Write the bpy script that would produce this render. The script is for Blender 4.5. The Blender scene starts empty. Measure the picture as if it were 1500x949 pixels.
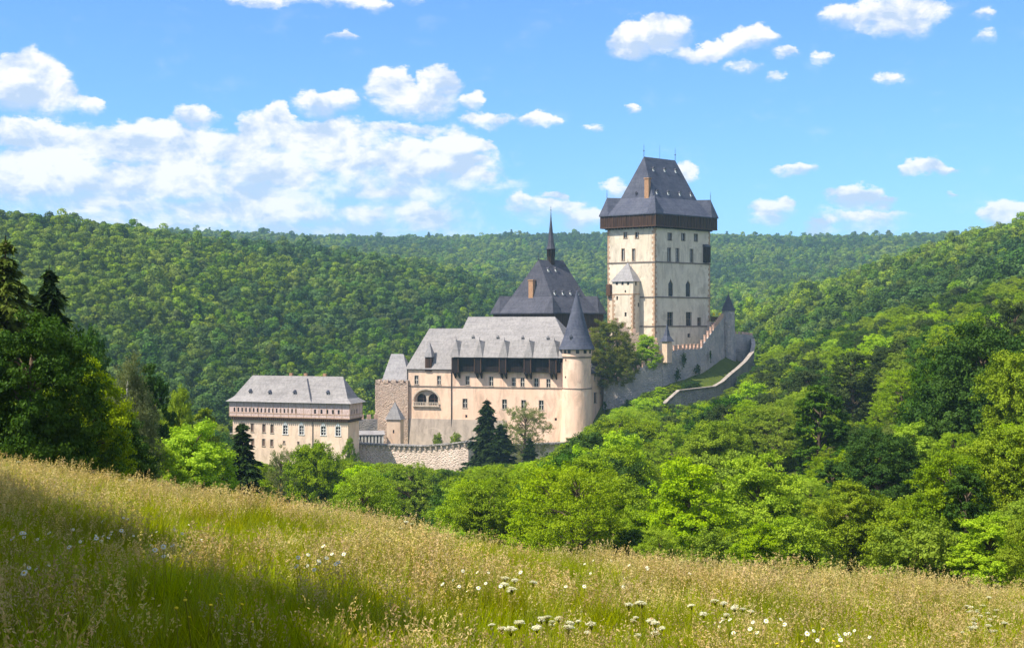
import bpy, math, random
import numpy as np
from mathutils import Vector, noise as mnoise

# ------------------------------------------------------------------ camera, sky, sun, exposure
scn = bpy.context.scene
COL = scn.collection
F = 2000.0                     # focal length in pixels of the 1500 px wide photograph
CX, CY = 750.0, 474.5
R = math.radians

cam_data = bpy.data.cameras.new("camera")
cam_data.sensor_width = 36.0
cam_data.lens = 36.0 * F / 1500.0
cam_data.clip_start = 0.1
cam_data.clip_end = 20000.0
cam = bpy.data.objects.new("camera", cam_data)
cam.rotation_euler = (R(90), 0, 0)
COL.objects.link(cam)
scn.camera = cam

SUN_ELEV = 54.0
SUN_LEFT = 62.0                # degrees to the left of "straight behind the camera"
SUN_STRENGTH = 5.0
SKY_STRENGTH = 0.120
EXPOSURE = 0.60
sun_dir = Vector((-math.sin(R(SUN_LEFT)) * math.cos(R(SUN_ELEV)),
                  -math.cos(R(SUN_LEFT)) * math.cos(R(SUN_ELEV)),
                  math.sin(R(SUN_ELEV))))
sd = bpy.data.lights.new("sun", 'SUN')
sd.energy = SUN_STRENGTH
sd.angle = R(0.5)
sd.color = (1.0, 0.93, 0.81)
sun = bpy.data.objects.new("sun", sd)
sun.rotation_euler = sun_dir.to_track_quat('Z', 'Y').to_euler()
COL.objects.link(sun)

scn.view_settings.view_transform = 'Standard'
scn.view_settings.look = 'None'
scn.view_settings.gamma = 1.0
scn.view_settings.use_curve_mapping = False
scn.view_settings.exposure = EXPOSURE
scn.cycles.max_bounces = 6
scn.cycles.diffuse_bounces = 3
scn.cycles.transmission_bounces = 4
scn.cycles.glossy_bounces = 2
scn.cycles.volume_bounces = 1
scn.cycles.transparent_max_bounces = 6


class NT:
    """small helper to write node trees as formulas"""
    def __init__(self, tree):
        self.t = tree
        self.n = tree.nodes
        self.l = tree.links

    def new(self, typ, **kw):
        nd = self.n.new(typ)
        for k, v in kw.items():
            setattr(nd, k, v)
        return nd

    def put(self, sock, v):
        if isinstance(v, bpy.types.NodeSocket):
            self.l.new(v, sock)
        else:
            sock.default_value = v

    def m(self, op, *a, clamp=False):
        nd = self.new('ShaderNodeMath', operation=op, use_clamp=clamp)
        for i, v in enumerate(a):
            self.put(nd.inputs[i], v)
        return nd.outputs[0]

    def ramp(self, v, a, b, lo=0.0, hi=1.0, smooth=False):
        nd = self.new('ShaderNodeMapRange', interpolation_type='SMOOTHSTEP' if smooth else 'LINEAR', clamp=True)
        self.put(nd.inputs[0], v)
        nd.inputs[1].default_value = a
        nd.inputs[2].default_value = b
        nd.inputs[3].default_value = lo
        nd.inputs[4].default_value = hi
        return nd.outputs[0]

    def mix(self, f, a, b, blend='MIX'):
        nd = self.new('ShaderNodeMix', data_type='RGBA', blend_type=blend)
        self.put(nd.inputs[0], f)
        for s, v in ((nd.inputs[6], a), (nd.inputs[7], b)):
            if isinstance(v, tuple):
                v = (v[0], v[1], v[2], 1.0)
            self.put(s, v)
        return nd.outputs[2]

    def noise(self, vec, scale, detail=3.0, rough=0.55, dist=0.0):
        nd = self.new('ShaderNodeTexNoise')
        if vec is not None:
            self.put(nd.inputs['Vector'], vec)
        nd.inputs['Scale'].default_value = scale
        nd.inputs['Detail'].default_value = detail
        nd.inputs['Roughness'].default_value = rough
        nd.inputs['Distortion'].default_value = dist
        return nd.outputs[0]

    def mapping(self, vec, scale=(1, 1, 1), loc=(0, 0, 0)):
        nd = self.new('ShaderNodeMapping')
        self.put(nd.inputs['Vector'], vec)
        nd.inputs['Scale'].default_value = scale
        nd.inputs['Location'].default_value = loc
        return nd.outputs[0]


CLOUDS = [  # x, y, half width, half height up, half height down, weight  (angles given in 1/2000 rad steps)
    (340, 336, 430, 36, 40, .72), (330, 278, 440, 85, 90, .58), (120, 280, 270, 95, 80, .62), (560, 275, 220, 85, 80, .60),
    (38, 128, 66, 52, 46, 1.0), (10, 135, 50, 45, 42, .95), (132, 156, 30, 17, 15, .8), (75, 150, 45, 30, 25, .8),
    (60, 198, 95, 22, 20, .78), (175, 212, 120, 34, 26, .8), (285, 172, 38, 18, 20, .85), (225, 190, 80, 18, 20, .65),
    (300, 222, 130, 34, 30, .85), (40, 268, 100, 36, 45, .9), (150, 292, 150, 40, 40, .75), (265, 275, 120, 30, 40, .7),
    (392, 196, 48, 34, 28, .95), (412, 168, 22, 18, 18, .85), (478, 150, 52, 20, 30, .95), (470, 202, 95, 34, 30, .75),
    (572, 122, 36, 26, 32, 1.0), (642, 120, 36, 25, 36, 1.0), (608, 152, 70, 25, 28, 1.0), (692, 152, 26, 18, 16, .85),
    (718, 178, 52, 15, 13, .8), (590, 192, 70, 14, 14, .6), (520, 242, 70, 34, 38, .85), (605, 236, 85, 34, 46, .92),
    (665, 236, 62, 44, 52, .92), (700, 214, 26, 14, 18, .7), (712, 262, 28, 14, 16, .7), (560, 284, 90, 22, 22, .7),
    (622, 318, 66, 22, 24, .88), (540, 320, 50, 22, 24, .82), (420, 262, 100, 40, 36, .68), (330, 312, 160, 38, 40, .78),
    (180, 326, 200, 30, 40, .7), (445, 318, 100, 30, 34, .68),
    (786, 181, 34, 14, 13, .8), (866, 189, 22, 8, 8, .6), (930, 158, 14, 7, 7, .8),
    (800, 305, 66, 20, 32, .62), (760, 300, 22, 18, 22, .72), (812, 287, 24, 9, 11, .8), (855, 322, 52, 18, 24, .66),
    (958, 52, 56, 31, 32, 1.05), (922, 68, 38, 24, 24, .95), (1035, 76, 62, 14, 16, .88), (1102, 62, 44, 22, 22, .9),
    (1150, 80, 26, 10, 10, .72), (1090, 103, 30, 14, 13, .52), (1136, 115, 20, 11, 11, .48), (1206, 87, 18, 10, 10, .5),
    (1322, 18, 62, 34, 42, 1.05), (1255, 26, 54, 20, 20, .78), (1438, 20, 20, 11, 11, .47), (1442, 52, 22, 12, 12, .5),
    (1298, 116, 20, 9, 9, .45), (1170, 248, 34, 12, 14, .85), (1352, 244, 36, 19, 15, .92), (1380, 250, 28, 9, 10, .75),
    (1130, 314, 38, 22, 26, .78), (1145, 300, 20, 14, 16, .7), (1255, 290, 46, 22, 24, .85), (1292, 300, 30, 14, 16, .76),
    (1220, 288, 20, 14, 16, .6), (1200, 333, 28, 12, 16, .74), (1258, 322, 90, 20, 26, .5), (1482, 316, 42, 22, 32, .88),
    (1396, 289, 14, 7, 7, .5), (905, 275, 26, 17, 22, .75), (1004, 256, 18, 20, 16, .65),
    (385, 0, 120, 9, 11, .68), (505, 2, 64, 10, 15, .82), (498, 55, 36, 8, 9, .55), (612, 5, 22, 9, 11, .5), (552, 10, 26, 9, 13, .66),
]

world = bpy.data.worlds.new("World")
scn.world = world
world.use_nodes = True


def build_sky():
    w = NT(world.node_tree)
    w.n.clear()
    sky = w.new('ShaderNodeTexSky', sky_type='NISHITA')
    sky.sun_disc = False
    sky.sun_elevation = R(SUN_ELEV)
    sky.sun_rotation = R(180 + SUN_LEFT)      # measured from +Y, turning towards +X
    sky.altitude = 300
    sky.air_density = 1.0
    sky.dust_density = 0.7
    sky.ozone_density = 3.0
    tint = w.mix(1.0, sky.outputs[0], (0.53, 0.83, 1.30), 'MULTIPLY')
    geo = w.new('ShaderNodeNewGeometry')
    sep = w.new('ShaderNodeSeparateXYZ')
    tc = w.new('ShaderNodeTexCoord')
    w.l.new(tc.outputs['Generated'], sep.inputs[0])
    x, y, z = sep.outputs
    az = w.m('ARCTAN2', x, y)
    el = w.m('ARCSINE', z)
    comb = w.new('ShaderNodeCombineXYZ')
    w.put(comb.inputs[0], az)
    w.put(comb.inputs[1], w.m('MULTIPLY', el, 1.45))
    p = comb.outputs[0]
    # ragged outline: push the coordinates around with noise before testing the blobs
    warp = w.new('ShaderNodeTexNoise')
    w.put(warp.inputs['Vector'], p)
    warp.inputs['Scale'].default_value = 30.0
    warp.inputs['Detail'].default_value = 9.0
    warp.inputs['Roughness'].default_value = .66
    wsep = w.new('ShaderNodeSeparateColor')
    w.l.new(warp.outputs['Color'], wsep.inputs[0])
    azw = w.m('ADD', az, w.m('MULTIPLY', w.m('SUBTRACT', wsep.outputs[0], .5), 0.034))
    elw = w.m('ADD', el, w.m('MULTIPLY', w.m('SUBTRACT', wsep.outputs[1], .5), 0.027))
    dens = None
    sw = None
    sh = None
    for (px, py, rx, up, dn, s) in CLOUDS:
        u, v = (px - CX) / F, (CY - py) / F
        a0, e0 = math.atan2(u, 1), math.atan2(v, math.hypot(u, 1))
        dx = w.m('DIVIDE', w.m('SUBTRACT', azw, a0), rx / F * 1.12)
        de = w.m('SUBTRACT', elw, e0)
        hi = w.m('DIVIDE', de, up / F * 1.15)
        lo = w.m('DIVIDE', de, -dn / F * 1.02)
        dy = w.m('MAXIMUM', hi, lo)
        d2 = w.m('ADD', w.m('MULTIPLY', dx, dx), w.m('MULTIPLY', dy, dy))
        c = w.m('MULTIPLY', w.m('SUBTRACT', 1.0, d2, clamp=True), s)
        hw = w.m('MULTIPLY', c, w.m('SUBTRACT', hi, lo))
        dens = c if dens is None else w.m('SMOOTH_MAX', dens, c, 0.12)
        sw = c if sw is None else w.m('ADD', sw, c)
        sh = hw if sh is None else w.m('ADD', sh, hw)
    rel = w.m('DIVIDE', sh, w.m('ADD', sw, .02))
    n1 = w.noise(p, 26.0, 9.0, 0.6, 0.3)
    n2 = w.noise(w.mapping(p, loc=(0.009, -0.013, 0)), 26.0, 5.0, 0.6, 0.3)
    n3 = w.noise(w.mapping(p, scale=(.55, 1.6, 1)), 40.0, 6.0, 0.6)
    body = w.m('ADD', dens, w.m('MULTIPLY', w.m('SUBTRACT', n1, .5), 1.15))
    body = w.m('ADD', body, w.m('MULTIPLY', w.m('SUBTRACT', n3, .5), .5))
    # crisp billowed tops, soft flat bases
    wid = w.ramp(rel, -.30, .35, .82, .36)
    ta = w.m('DIVIDE', w.m('SUBTRACT', body, .13), wid, clamp=True)
    alpha = w.m('MULTIPLY', w.m('MULTIPLY', ta, ta), w.m('SUBTRACT', 3.0, w.m('MULTIPLY', ta, 2.0)))
    alpha = w.m('MULTIPLY', alpha, w.ramp(dens, 0.0, 0.25, smooth=True))
    # unseen broken cloud, added overhead, beside and behind the view for whiter fill light
    n4 = w.noise(tc.outputs['Generated'], 2.6, 7.0, .58, .4)
    rest = w.m('MAXIMUM', w.ramp(el, .27, .42, smooth=True), w.ramp(w.m('ABSOLUTE', az), .46, .62, smooth=True))
    other = w.m('MULTIPLY', w.ramp(n4, .40, .58, smooth=True), w.m('MULTIPLY', rest, w.ramp(el, 0.0, .08)))
    alpha = w.m('MAXIMUM', alpha, other)
    # lit tops, bluish bases
    lit = w.m('ADD', w.m('MULTIPLY', w.m('SUBTRACT', n2, n1), -5.0), w.m('MULTIPLY', rel, .50))
    n5 = w.noise(w.mapping(p, scale=(.8, 1.5, 1)), 15.0, 7.0, .62, .5)
    lit = w.m('ADD', lit, w.m('MULTIPLY', w.m('SUBTRACT', n5, .5), 2.3))
    lit = w.m('ADD', lit, .47)
    lit = w.m('ADD', lit, w.m('MULTIPLY', w.m('SUBTRACT', n3, .5), .9), clamp=True)
    ccol = w.mix(lit, (3.3, 4.0, 5.2), (6.3, 6.1, 6.1))
    final = w.mix(w.m('MULTIPLY', alpha, .97), tint, ccol)
    bg = w.new('ShaderNodeBackground')
    w.l.new(final, bg.inputs[0])
    bg.inputs[1].default_value = SKY_STRENGTH
    out = w.new('ShaderNodeOutputWorld')
    w.l.new(bg.outputs[0], out.inputs[0])


build_sky()
world.cycles.sampling_method = 'MANUAL'
world.cycles.sample_map_resolution = 512

# ------------------------------------------------------------------ materials
MATS = {}


def mat_base(name, rough=0.85, spec=0.3):
    m = bpy.data.materials.new(name)
    m.use_nodes = True
    t = NT(m.node_tree)
    b = next(n for n in t.n if n.type == 'BSDF_PRINCIPLED')
    b.inputs['Roughness'].default_value = rough
    b.inputs['Specular IOR Level'].default_value = spec
    MATS[name] = m
    return m, t, b


def bump(t, b, h, strength=0.4, dist=0.1):
    nd = t.new('ShaderNodeBump')
    nd.inputs['Strength'].default_value = strength
    nd.inputs['Distance'].default_value = dist
    t.put(nd.inputs['Height'], h)
    t.l.new(nd.outputs[0], b.inputs['Normal'])


def pos(t):
    return t.new('ShaderNodeTexCoord').outputs['Object']


def plaster(name, c1, c2, c3, patch=.25, fine=2.2, streak=.35):
    """old render: large faded patches, vertical rain streaks, fine grain"""
    m, t, b = mat_base(name, .92, .15)
    p = pos(t)
    big = t.ramp(t.noise(p, patch, 6, .62, .6), .36, .66)
    st = t.ramp(t.noise(t.mapping(p, (1.6, 1.6, .09)), .9, 5, .6), .42, .78)
    fi = t.noise(p, fine, 6, .7)
    c = t.mix(big, c1, c2)
    c = t.mix(t.m('MULTIPLY', st, streak), c, c3)
    c = t.mix(t.m('MULTIPLY', t.ramp(fi, .35, .75), .34), c, c3)
    dirt = t.ramp(t.noise(t.mapping(p, (1, 1, .35)), .33, 8, .72, .8), .48, .66)
    c = t.mix(t.m('MULTIPLY', dirt, .64), c, tuple(x * .62 for x in c3))
    patch2 = t.ramp(t.noise(t.mapping(p, loc=(7, 3, 1)), .16, 3, .5, 1.2), .60, .63)
    c = t.mix(t.m('MULTIPLY', patch2, .35), c, tuple(min(.93, x * 1.12) for x in c2))
    t.l.new(c, b.inputs['Base Color'])
    bump(t, b, fi, .35, .15)
    return m


def rubble(name, c1, c2, c3, mortar, scale=1.1, patch=.2):
    m, t, b = mat_base(name, .95, .1)
    p = t.mapping(pos(t), (1, 1, 1.7))
    v = t.new('ShaderNodeTexVoronoi', feature='F1')
    t.put(v.inputs['Vector'], p)
    v.inputs['Scale'].default_value = scale
    e = t.new('ShaderNodeTexVoronoi', feature='DISTANCE_TO_EDGE')
    t.put(e.inputs['Vector'], p)
    e.inputs['Scale'].default_value = scale
    sc = t.new('ShaderNodeSeparateColor')
    t.l.new(v.outputs['Color'], sc.inputs[0])
    c = t.mix(sc.outputs[0], c1, c2)
    big = t.ramp(t.noise(pos(t), patch, 8, .7, .9), .42, .60)
    c = t.mix(t.m('MULTIPLY', big, .8), c, c3)
    st = t.ramp(t.noise(t.mapping(pos(t), (1, 1, .18)), .7, 6, .65), .50, .68)
    c = t.mix(t.m('MULTIPLY', st, .5), c, tuple(x * .75 for x in c3))
    c = t.mix(t.ramp(e.outputs[0], .02, .09, .7, 0), c, mortar)
    t.l.new(c, b.inputs['Base Color'])
    bump(t, b, t.m('ADD', e.outputs[0], t.noise(pos(t), 3, 4)), 1.0, .45)
    return m


def slate(name, c1, c2, c3, rough=.55):
    m, t, b = mat_base(name, rough, .2)
    p = pos(t)
    br = t.new('ShaderNodeTexVoronoi', feature='F1')
    t.put(br.inputs['Vector'], t.mapping(p, (2.2, 2.2, 3.4)))
    br.inputs['Scale'].default_value = 1.0
    sc = t.new('ShaderNodeSeparateColor')
    t.l.new(br.outputs['Color'], sc.inputs[0])
    big = t.ramp(t.noise(p, .22, 6, .65, .4), .35, .68)
    st = t.ramp(t.noise(t.mapping(p, (1.5, 1.5, .12)), 1.1, 5, .6), .45, .75)
    c = t.mix(sc.outputs[0], c1, c2)
    c = t.mix(t.m('MULTIPLY', big, .75), c, c3)
    c = t.mix(t.m('MULTIPLY', st, .6), c, tuple(x * .6 for x in c1))
    band = t.ramp(t.noise(t.mapping(p, (.12, .12, 2.3)), 1.0, 3, .6), .42, .66)
    c = t.mix(t.m('MULTIPLY', band, .32), c, tuple(x * .62 for x in c1))
    lich = t.ramp(t.noise(p, .8, 7, .75), .60, .72)
    c = t.mix(t.m('MULTIPLY', lich, .5), c, tuple(x * 1.35 for x in c3))
    t.l.new(c, b.inputs['Base Color'])
    rows = t.new('ShaderNodeTexWave', wave_type='BANDS', bands_direction='Z', wave_profile='SAW')
    t.put(rows.inputs['Vector'], p)
    rows.inputs['Scale'].default_value = .55
    rows.inputs['Distortion'].default_value = .6
    bump(t, b, t.m('ADD', t.m('MULTIPLY', rows.outputs['Fac'], .6), sc.outputs[1]), .35, .12)
    return m


def plain(name, c, rough=.7, spec=.3, metal=0.0, var=.25, scale=1.5):
    m, t, b = mat_base(name, rough, spec)
    b.inputs['Metallic'].default_value = metal
    n = t.ramp(t.noise(pos(t), scale, 5, .65), .3, .72)
    t.l.new(t.mix(n, tuple(x * (1 - var) for x in c), tuple(min(1, x * (1 + var)) for x in c)), b.inputs['Base Color'])
    return m


plaster('cream_plaster', (.72, .61, .455), (.76, .67, .53), (.57, .475, .36), .12, 1.5, .42)
plaster('palace_plaster', (.92, .60, .425), (.93, .66, .50), (.70, .49, .35), .10, 1.4, .5)
plaster('loggia_plaster', (.90, .60, .42), (.90, .66, .48), (.70, .50, .36), .16, 1.6, .35)
plaster('house_plaster', (.86, .63, .455), (.87, .70, .54), (.74, .56, .42), .16, 1.6, .3)
plaster('turret_plaster', (.72, .50, .35), (.78, .60, .45), (.50, .37, .27), .3, 2, .35)
plaster('wall_base', (.50, .40, .32), (.58, .47, .38), (.34, .28, .24), .3, 2.6, .45)
rubble('grey_rubble', (.34, .31, .29), (.46, .41, .37), (.18, .18, .20), (.40, .36, .32), 1.15, .15)
rubble('blue_rubble', (.48, .43, .40), (.66, .57, .50), (.27, .27, .29), (.44, .41, .38), 1.15, .13)
rubble('warm_rubble', (.58, .39, .28), (.72, .53, .40), (.40, .29, .23), (.68, .55, .44), 1.5, .15)
rubble('pale_rubble', (.72, .55, .45), (.83, .67, .56), (.54, .42, .34), (.80, .66, .56), 1.0, .16)
slate('dark_slate', (.044, .044, .060), (.076, .076, .098), (.108, .106, .126), .7)
slate('blue_slate', (.052, .058, .088), (.086, .092, .130), (.12, .125, .155), .7)
slate('grey_slate', (.26, .24, .24), (.34, .32, .315), (.40, .38, .365), .7)
slate('light_slate', (.235, .215, .205), (.305, .28, .27), (.37, .34, .32), .7)
plain('dark_timber', (.030, .018, .013), .85, .15, 0, .45, 3)
plain('mid_timber', (.10, .055, .035), .85, .15, 0, .4, 3)
plain('coping_stone', (.33, .28, .235), .95, .1, 0, .4, .8)
plain('stone_trim', (.52, .44, .35), .9, .1)
plain('dark_trim', (.20, .16, .13), .9, .1)
plain('quoin_stone', (.47, .31, .20), .9, .1, 0, .35, 1.2)
plain('white_frame', (.70, .66, .58), .7, .2)
plain('glass', (.030, .026, .030), .25, .5, 0, .5, .9)
plain('shutter', (.22, .14, .10), .8, .2)
plain('brick', (.40, .23, .13), .9, .1, 0, .35, 3)
plain('copper', (.30, .42, .42), .6, .3)
plain('iron', (.035, .035, .045), .5, .4)
plain('white_paint', (.82, .80, .76), .7, .2)
plain('yellow_cloth', (.85, .68, .02), .8, .1)
plain('merlon_brick', (.62, .40, .30), .9, .1, 0, .3, 1.3)


def halftimber():
    m, t, b = mat_base('half_timber', .9, .15)
    p = pos(t)
    v = t.ramp(t.noise(t.mapping(p, (4, 4, 1.2)), 1.0, 4, .6), .40, .60)
    n = t.noise(p, .4, 5, .6)
    c = t.mix(v, (.50, .35, .31), (.74, .58, .52))
    c = t.mix(t.m('MULTIPLY', n, .5), c, (.62, .46, .42))
    t.l.new(c, b.inputs['Base Color'])
    return m


halftimber()


def planks(name, c1, c2):
    m, t, b = mat_base(name, .85, .15)
    p = pos(t)
    v = t.noise(t.mapping(p, (3.5, 3.5, .15)), 1.0, 3, .6)
    t.l.new(t.mix(t.ramp(v, .35, .65), c1, c2), b.inputs['Base Color'])
    bump(t, b, v, .5, .1)
    return m


planks('dark_planks', (.008, .006, .007), (.028, .018, .015))
planks('gallery_planks', (.018, .010, .008), (.085, .045, .028))


def leaf_mat(name, c_dark, c_light, c_alt, trans=.35, vary=.5, rough=.6):
    """leaf with its own colour per leaf and per tree, and light coming through it"""
    m = bpy.data.materials.new(name)
    m.use_nodes = True
    MATS[name] = m
    t = NT(m.node_tree)
    t.n.clear()
    g = t.new('ShaderNodeNewGeometry')
    oi = t.new('ShaderNodeObjectInfo')
    clump = t.new('ShaderNodeAttribute', attribute_name='clump')
    c = t.mix(g.outputs['Random Per Island'], c_dark, c_light)
    c = t.mix(t.m('MULTIPLY', t.ramp(clump.outputs['Fac'], .3, 1), .55), c, c_alt)
    hs = t.new('ShaderNodeHueSaturation')
    hs.inputs['Hue'].default_value = .5
    t.put(hs.inputs['Hue'], t.m('ADD', t.m('MULTIPLY', oi.outputs['Random'], .05 * vary), .5 - .025 * vary))
    rr = t.m('FRACT', t.m('MULTIPLY', oi.outputs['Random'], 17.37))
    t.put(hs.inputs['Value'], t.m('ADD', t.m('MULTIPLY', rr, 1.1 * vary), 1 - .5 * vary))
    t.put(hs.inputs['Saturation'], t.m('ADD', t.m('MULTIPLY', t.m('FRACT', t.m('MULTIPLY', oi.outputs['Random'], 7.71)), .4 * vary), 1.0 - .2 * vary))
    t.put(hs.inputs['Color'], c)
    d = t.new('ShaderNodeBsdfDiffuse')
    t.l.new(hs.outputs[0], d.inputs[0])
    tr = t.new('ShaderNodeBsdfTranslucent')
    t.l.new(t.mix(1.0, hs.outputs[0], (1.25, 1.25, .55), 'MULTIPLY'), tr.inputs[0])
    gl = t.new('ShaderNodeBsdfGlossy')
    gl.inputs['Roughness'].default_value = rough
    gl.inputs[0].default_value = (.5, .5, .5, 1)
    m1 = t.new('ShaderNodeMixShader')
    m1.inputs[0].default_value = trans
    t.l.new(d.outputs[0], m1.inputs[1])
    t.l.new(tr.outputs[0], m1.inputs[2])
    m2 = t.new('ShaderNodeMixShader')
    m2.inputs[0].default_value = .0 if name.startswith('grass') else .015
    t.l.new(m1.outputs[0], m2.inputs[1])
    t.l.new(gl.outputs[0], m2.inputs[2])
    o = t.new('ShaderNodeOutputMaterial')
    t.l.new(m2.outputs[0], o.inputs[0])
    return m


leaf_mat('leaf_mid', (.115, .19, .004), (.27, .37, .008), (.33, .41, .010), .26, .3)
leaf_mat('leaf_bright', (.19, .33, .006), (.37, .53, .011), (.42, .57, .015), .32, .25)
leaf_mat('leaf_yellow', (.16, .26, .004), (.29, .41, .008), (.33, .43, .010), .28, .25)
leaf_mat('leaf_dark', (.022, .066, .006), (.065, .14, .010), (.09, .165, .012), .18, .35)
leaf_mat('leaf_olive', (.080, .105, .010), (.155, .180, .020), (.19, .195, .022), .3, .3)
leaf_mat('leaf_larch', (.055, .095, .010), (.12, .17, .018), (.15, .19, .02), .2, .2)
leaf_mat('leaf_pale', (.15, .19, .05), (.25, .28, .085), (.27, .27, .10), .35, .2)
leaf_mat('leaf_birch', (.10, .135, .045), (.19, .22, .085), (.20, .21, .09), .35, .2)
leaf_mat('leaf_spruce', (.012, .030, .006), (.036, .066, .012), (.05, .08, .014), .12, .3)
leaf_mat('leaf_pine', (.030, .058, .014), (.075, .110, .026), (.10, .125, .030), .15, .25)
leaf_mat('leaf_forest', (.062, .125, .009), (.120, .195, .012), (.155, .235, .014), .2, .8)
leaf_mat('leaf_forest_dark', (.034, .085, .014), (.060, .120, .018), (.075, .135, .020), .15, .5)
leaf_mat('leaf_forest_light', (.115, .185, .008), (.190, .275, .012), (.26, .33, .014), .2, .5)
leaf_mat('leaf_ivy', (.02, .055, .008), (.05, .10, .014), (.06, .12, .015), .2, .2)
leaf_mat('grass_green', (.20, .25, .004), (.36, .40, .008), (.42, .41, .010), .45, .7)
leaf_mat('grass_straw', (.46, .37, .13), (.62, .49, .22), (.66, .43, .27), .35, .55)
leaf_mat('grass_stem', (.22, .22, .02), (.36, .31, .05), (.36, .26, .06), .3, .4)
leaf_mat('petal', (.78, .78, .74), (.88, .88, .84), (.86, .85, .74), .3, .1)
leaf_mat('petal_cream', (.70, .68, .52), (.82, .80, .66), (.80, .76, .56), .3, .15)
leaf_mat('petal_yellow', (.75, .55, .02), (.85, .66, .03), (.8, .6, .03), .2, .1)
plain('bark', (.13, .095, .065), .95, .1, 0, .4, 6)
plain('birch_bark', (.55, .52, .47), .9, .1, 0, .4, 5)

m, t, b = mat_base('soil_cover', .97, .05)
p = pos(t)
c = t.mix(t.ramp(t.noise(p, .35, 6, .65), .35, .65), (.05, .085, .010), (.10, .14, .016))
t.l.new(t.mix(t.ramp(t.noise(p, 2.5, 5, .7), .4, .7), c, (.10, .11, .020)), b.inputs['Base Color'])
bump(t, b, t.noise(p, 1.5, 6, .7), .8, .5)

# ------------------------------------------------------------------ terrain height
T_COL = [-700, -300, 0, 200, 400, 600, 750, 900, 1050, 1200, 1400, 1500, 1900, 2400]
T_ROW = {
    60:   [660, 700, 748, 790, 830, 862, 882, 890, 896, 900, 900, 900, 900, 900],
    90:   [640, 690, 746, 792, 840, 868, 882, 880, 868, 850, 805, 780, 720, 690],
    130:  [620, 670, 740, 800, 840, 856, 856, 850, 832, 790, 722, 698, 620, 590],
    180:  [600, 640, 716, 780, 808, 800, 792, 785, 762, 712, 642, 618, 540, 520],
    250:  [560, 600, 672, 745, 765, 752, 745, 725, 692, 652, 572, 548, 480, 470],
    330:  [500, 540, 612, 700, 735, 722, 715, 675, 642, 602, 520, 498, 440, 430],
    400:  [450, 490, 568, 650, 690, 690, 690, 660, 600, 566, 490, 470, 410, 405],
    450:  [420, 450, 535, 605, 655, 680, 680, 640, 572, 545, 468, 448, 395, 390],
    550:  [380, 400, 452, 522, 565, 610, 660, 610, 545, 505, 430, 402, 370, 370],
    650:  [340, 355, 372, 432, 490, 545, 600, 582, 512, 470, 400, 372, 350, 350],
    720:  [325, 332, 330, 372, 440, 492, 555, 570, 500, 455, 382, 345, 335, 340],
    800:  [330, 330, 338, 357, 400, 445, 480, 555, 490, 442, 368, 345, 335, 340],
    900:  [345, 345, 352, 364, 386, 405, 455, 535, 484, 452, 376, 355, 345, 350],
    1000: [350, 350, 356, 368, 384, 402, 446, 518, 480, 462, 384, 362, 350, 355],
    1300: [352, 352, 357, 366, 386, 408, 436, 448, 440, 432, 388, 372, 360, 360],
    1500: [354, 354, 357, 362, 380, 396, 412, 424, 424, 420, 386, 374, 362, 362],
    1700: [350, 350, 353, 358, 372, 384, 390, 392, 390, 386, 372, 366, 356, 356],
    2100: [345, 345, 345, 345, 356, 360, 354, 352, 354, 358, 354, 352, 348, 348],
    2500: [352, 352, 352, 354, 364, 366, 362, 360, 362, 366, 362, 360, 356, 356],
    3500: [380, 380, 380, 380, 385, 385, 385, 385, 385, 385, 385, 385, 380, 380],
    7000: [425, 425, 425, 425, 425, 425, 425, 425, 425, 425, 425, 425, 425, 425],
}


def meadow_plane(X, Y):
    Xc = np.clip(X, -60, 60)
    return -1.9 - .117 * Xc - .107 * Y


def _make_table():
    ly = np.log(np.array(sorted(T_ROW)))
    tab = np.array([T_ROW[k] for k in sorted(T_ROW)], float)
    gy = np.linspace(math.log(30), math.log(7000), 330)
    gx = np.arange(-1200, 2901, 20.0)
    a = np.stack([np.interp(gx, T_COL, tab[i]) for i in range(len(ly))])
    a = np.stack([np.interp(gy, ly, a[:, j]) for j in range(len(gx))], axis=1)

    def blur(arr, s, ax):
        k = np.exp(-.5 * (np.arange(-3 * s, 3 * s + 1) / s) ** 2)
        k /= k.sum()
        pad = [(0, 0), (0, 0)]
        pad[ax] = (3 * s, 3 * s)
        return np.apply_along_axis(lambda v: np.convolve(v, k, 'valid'), ax, np.pad(arr, pad, mode='edge'))
    a = blur(blur(a, 2, 0), 4, 1)
    return gy, gx, a


_GY, _GX, _TAB = _make_table()
SPINE = [(-95, 398, -46), (-60, 392, -41), (-28, 403, -37), (6, 400, -35), (22, 402, -32), (44, 436, -8), (58, 452, -8), (72, 475, -13)]


def castle_mound(X, Y):
    best = np.full(X.shape, -1e9)
    for (x0, y0, z0), (x1, y1, z1) in zip(SPINE[:-1], SPINE[1:]):
        dx, dy = x1 - x0, y1 - y0
        t = np.clip(((X - x0) * dx + (Y - y0) * dy) / (dx * dx + dy * dy), 0, 1)
        d = np.hypot(X - x0 - t * dx, Y - y0 - t * dy)
        best = np.maximum(best, z0 + t * (z1 - z0) - .55 * np.maximum(0, d - 9) - .0012 * np.maximum(0, d - 9) ** 2)
    return best


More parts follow.
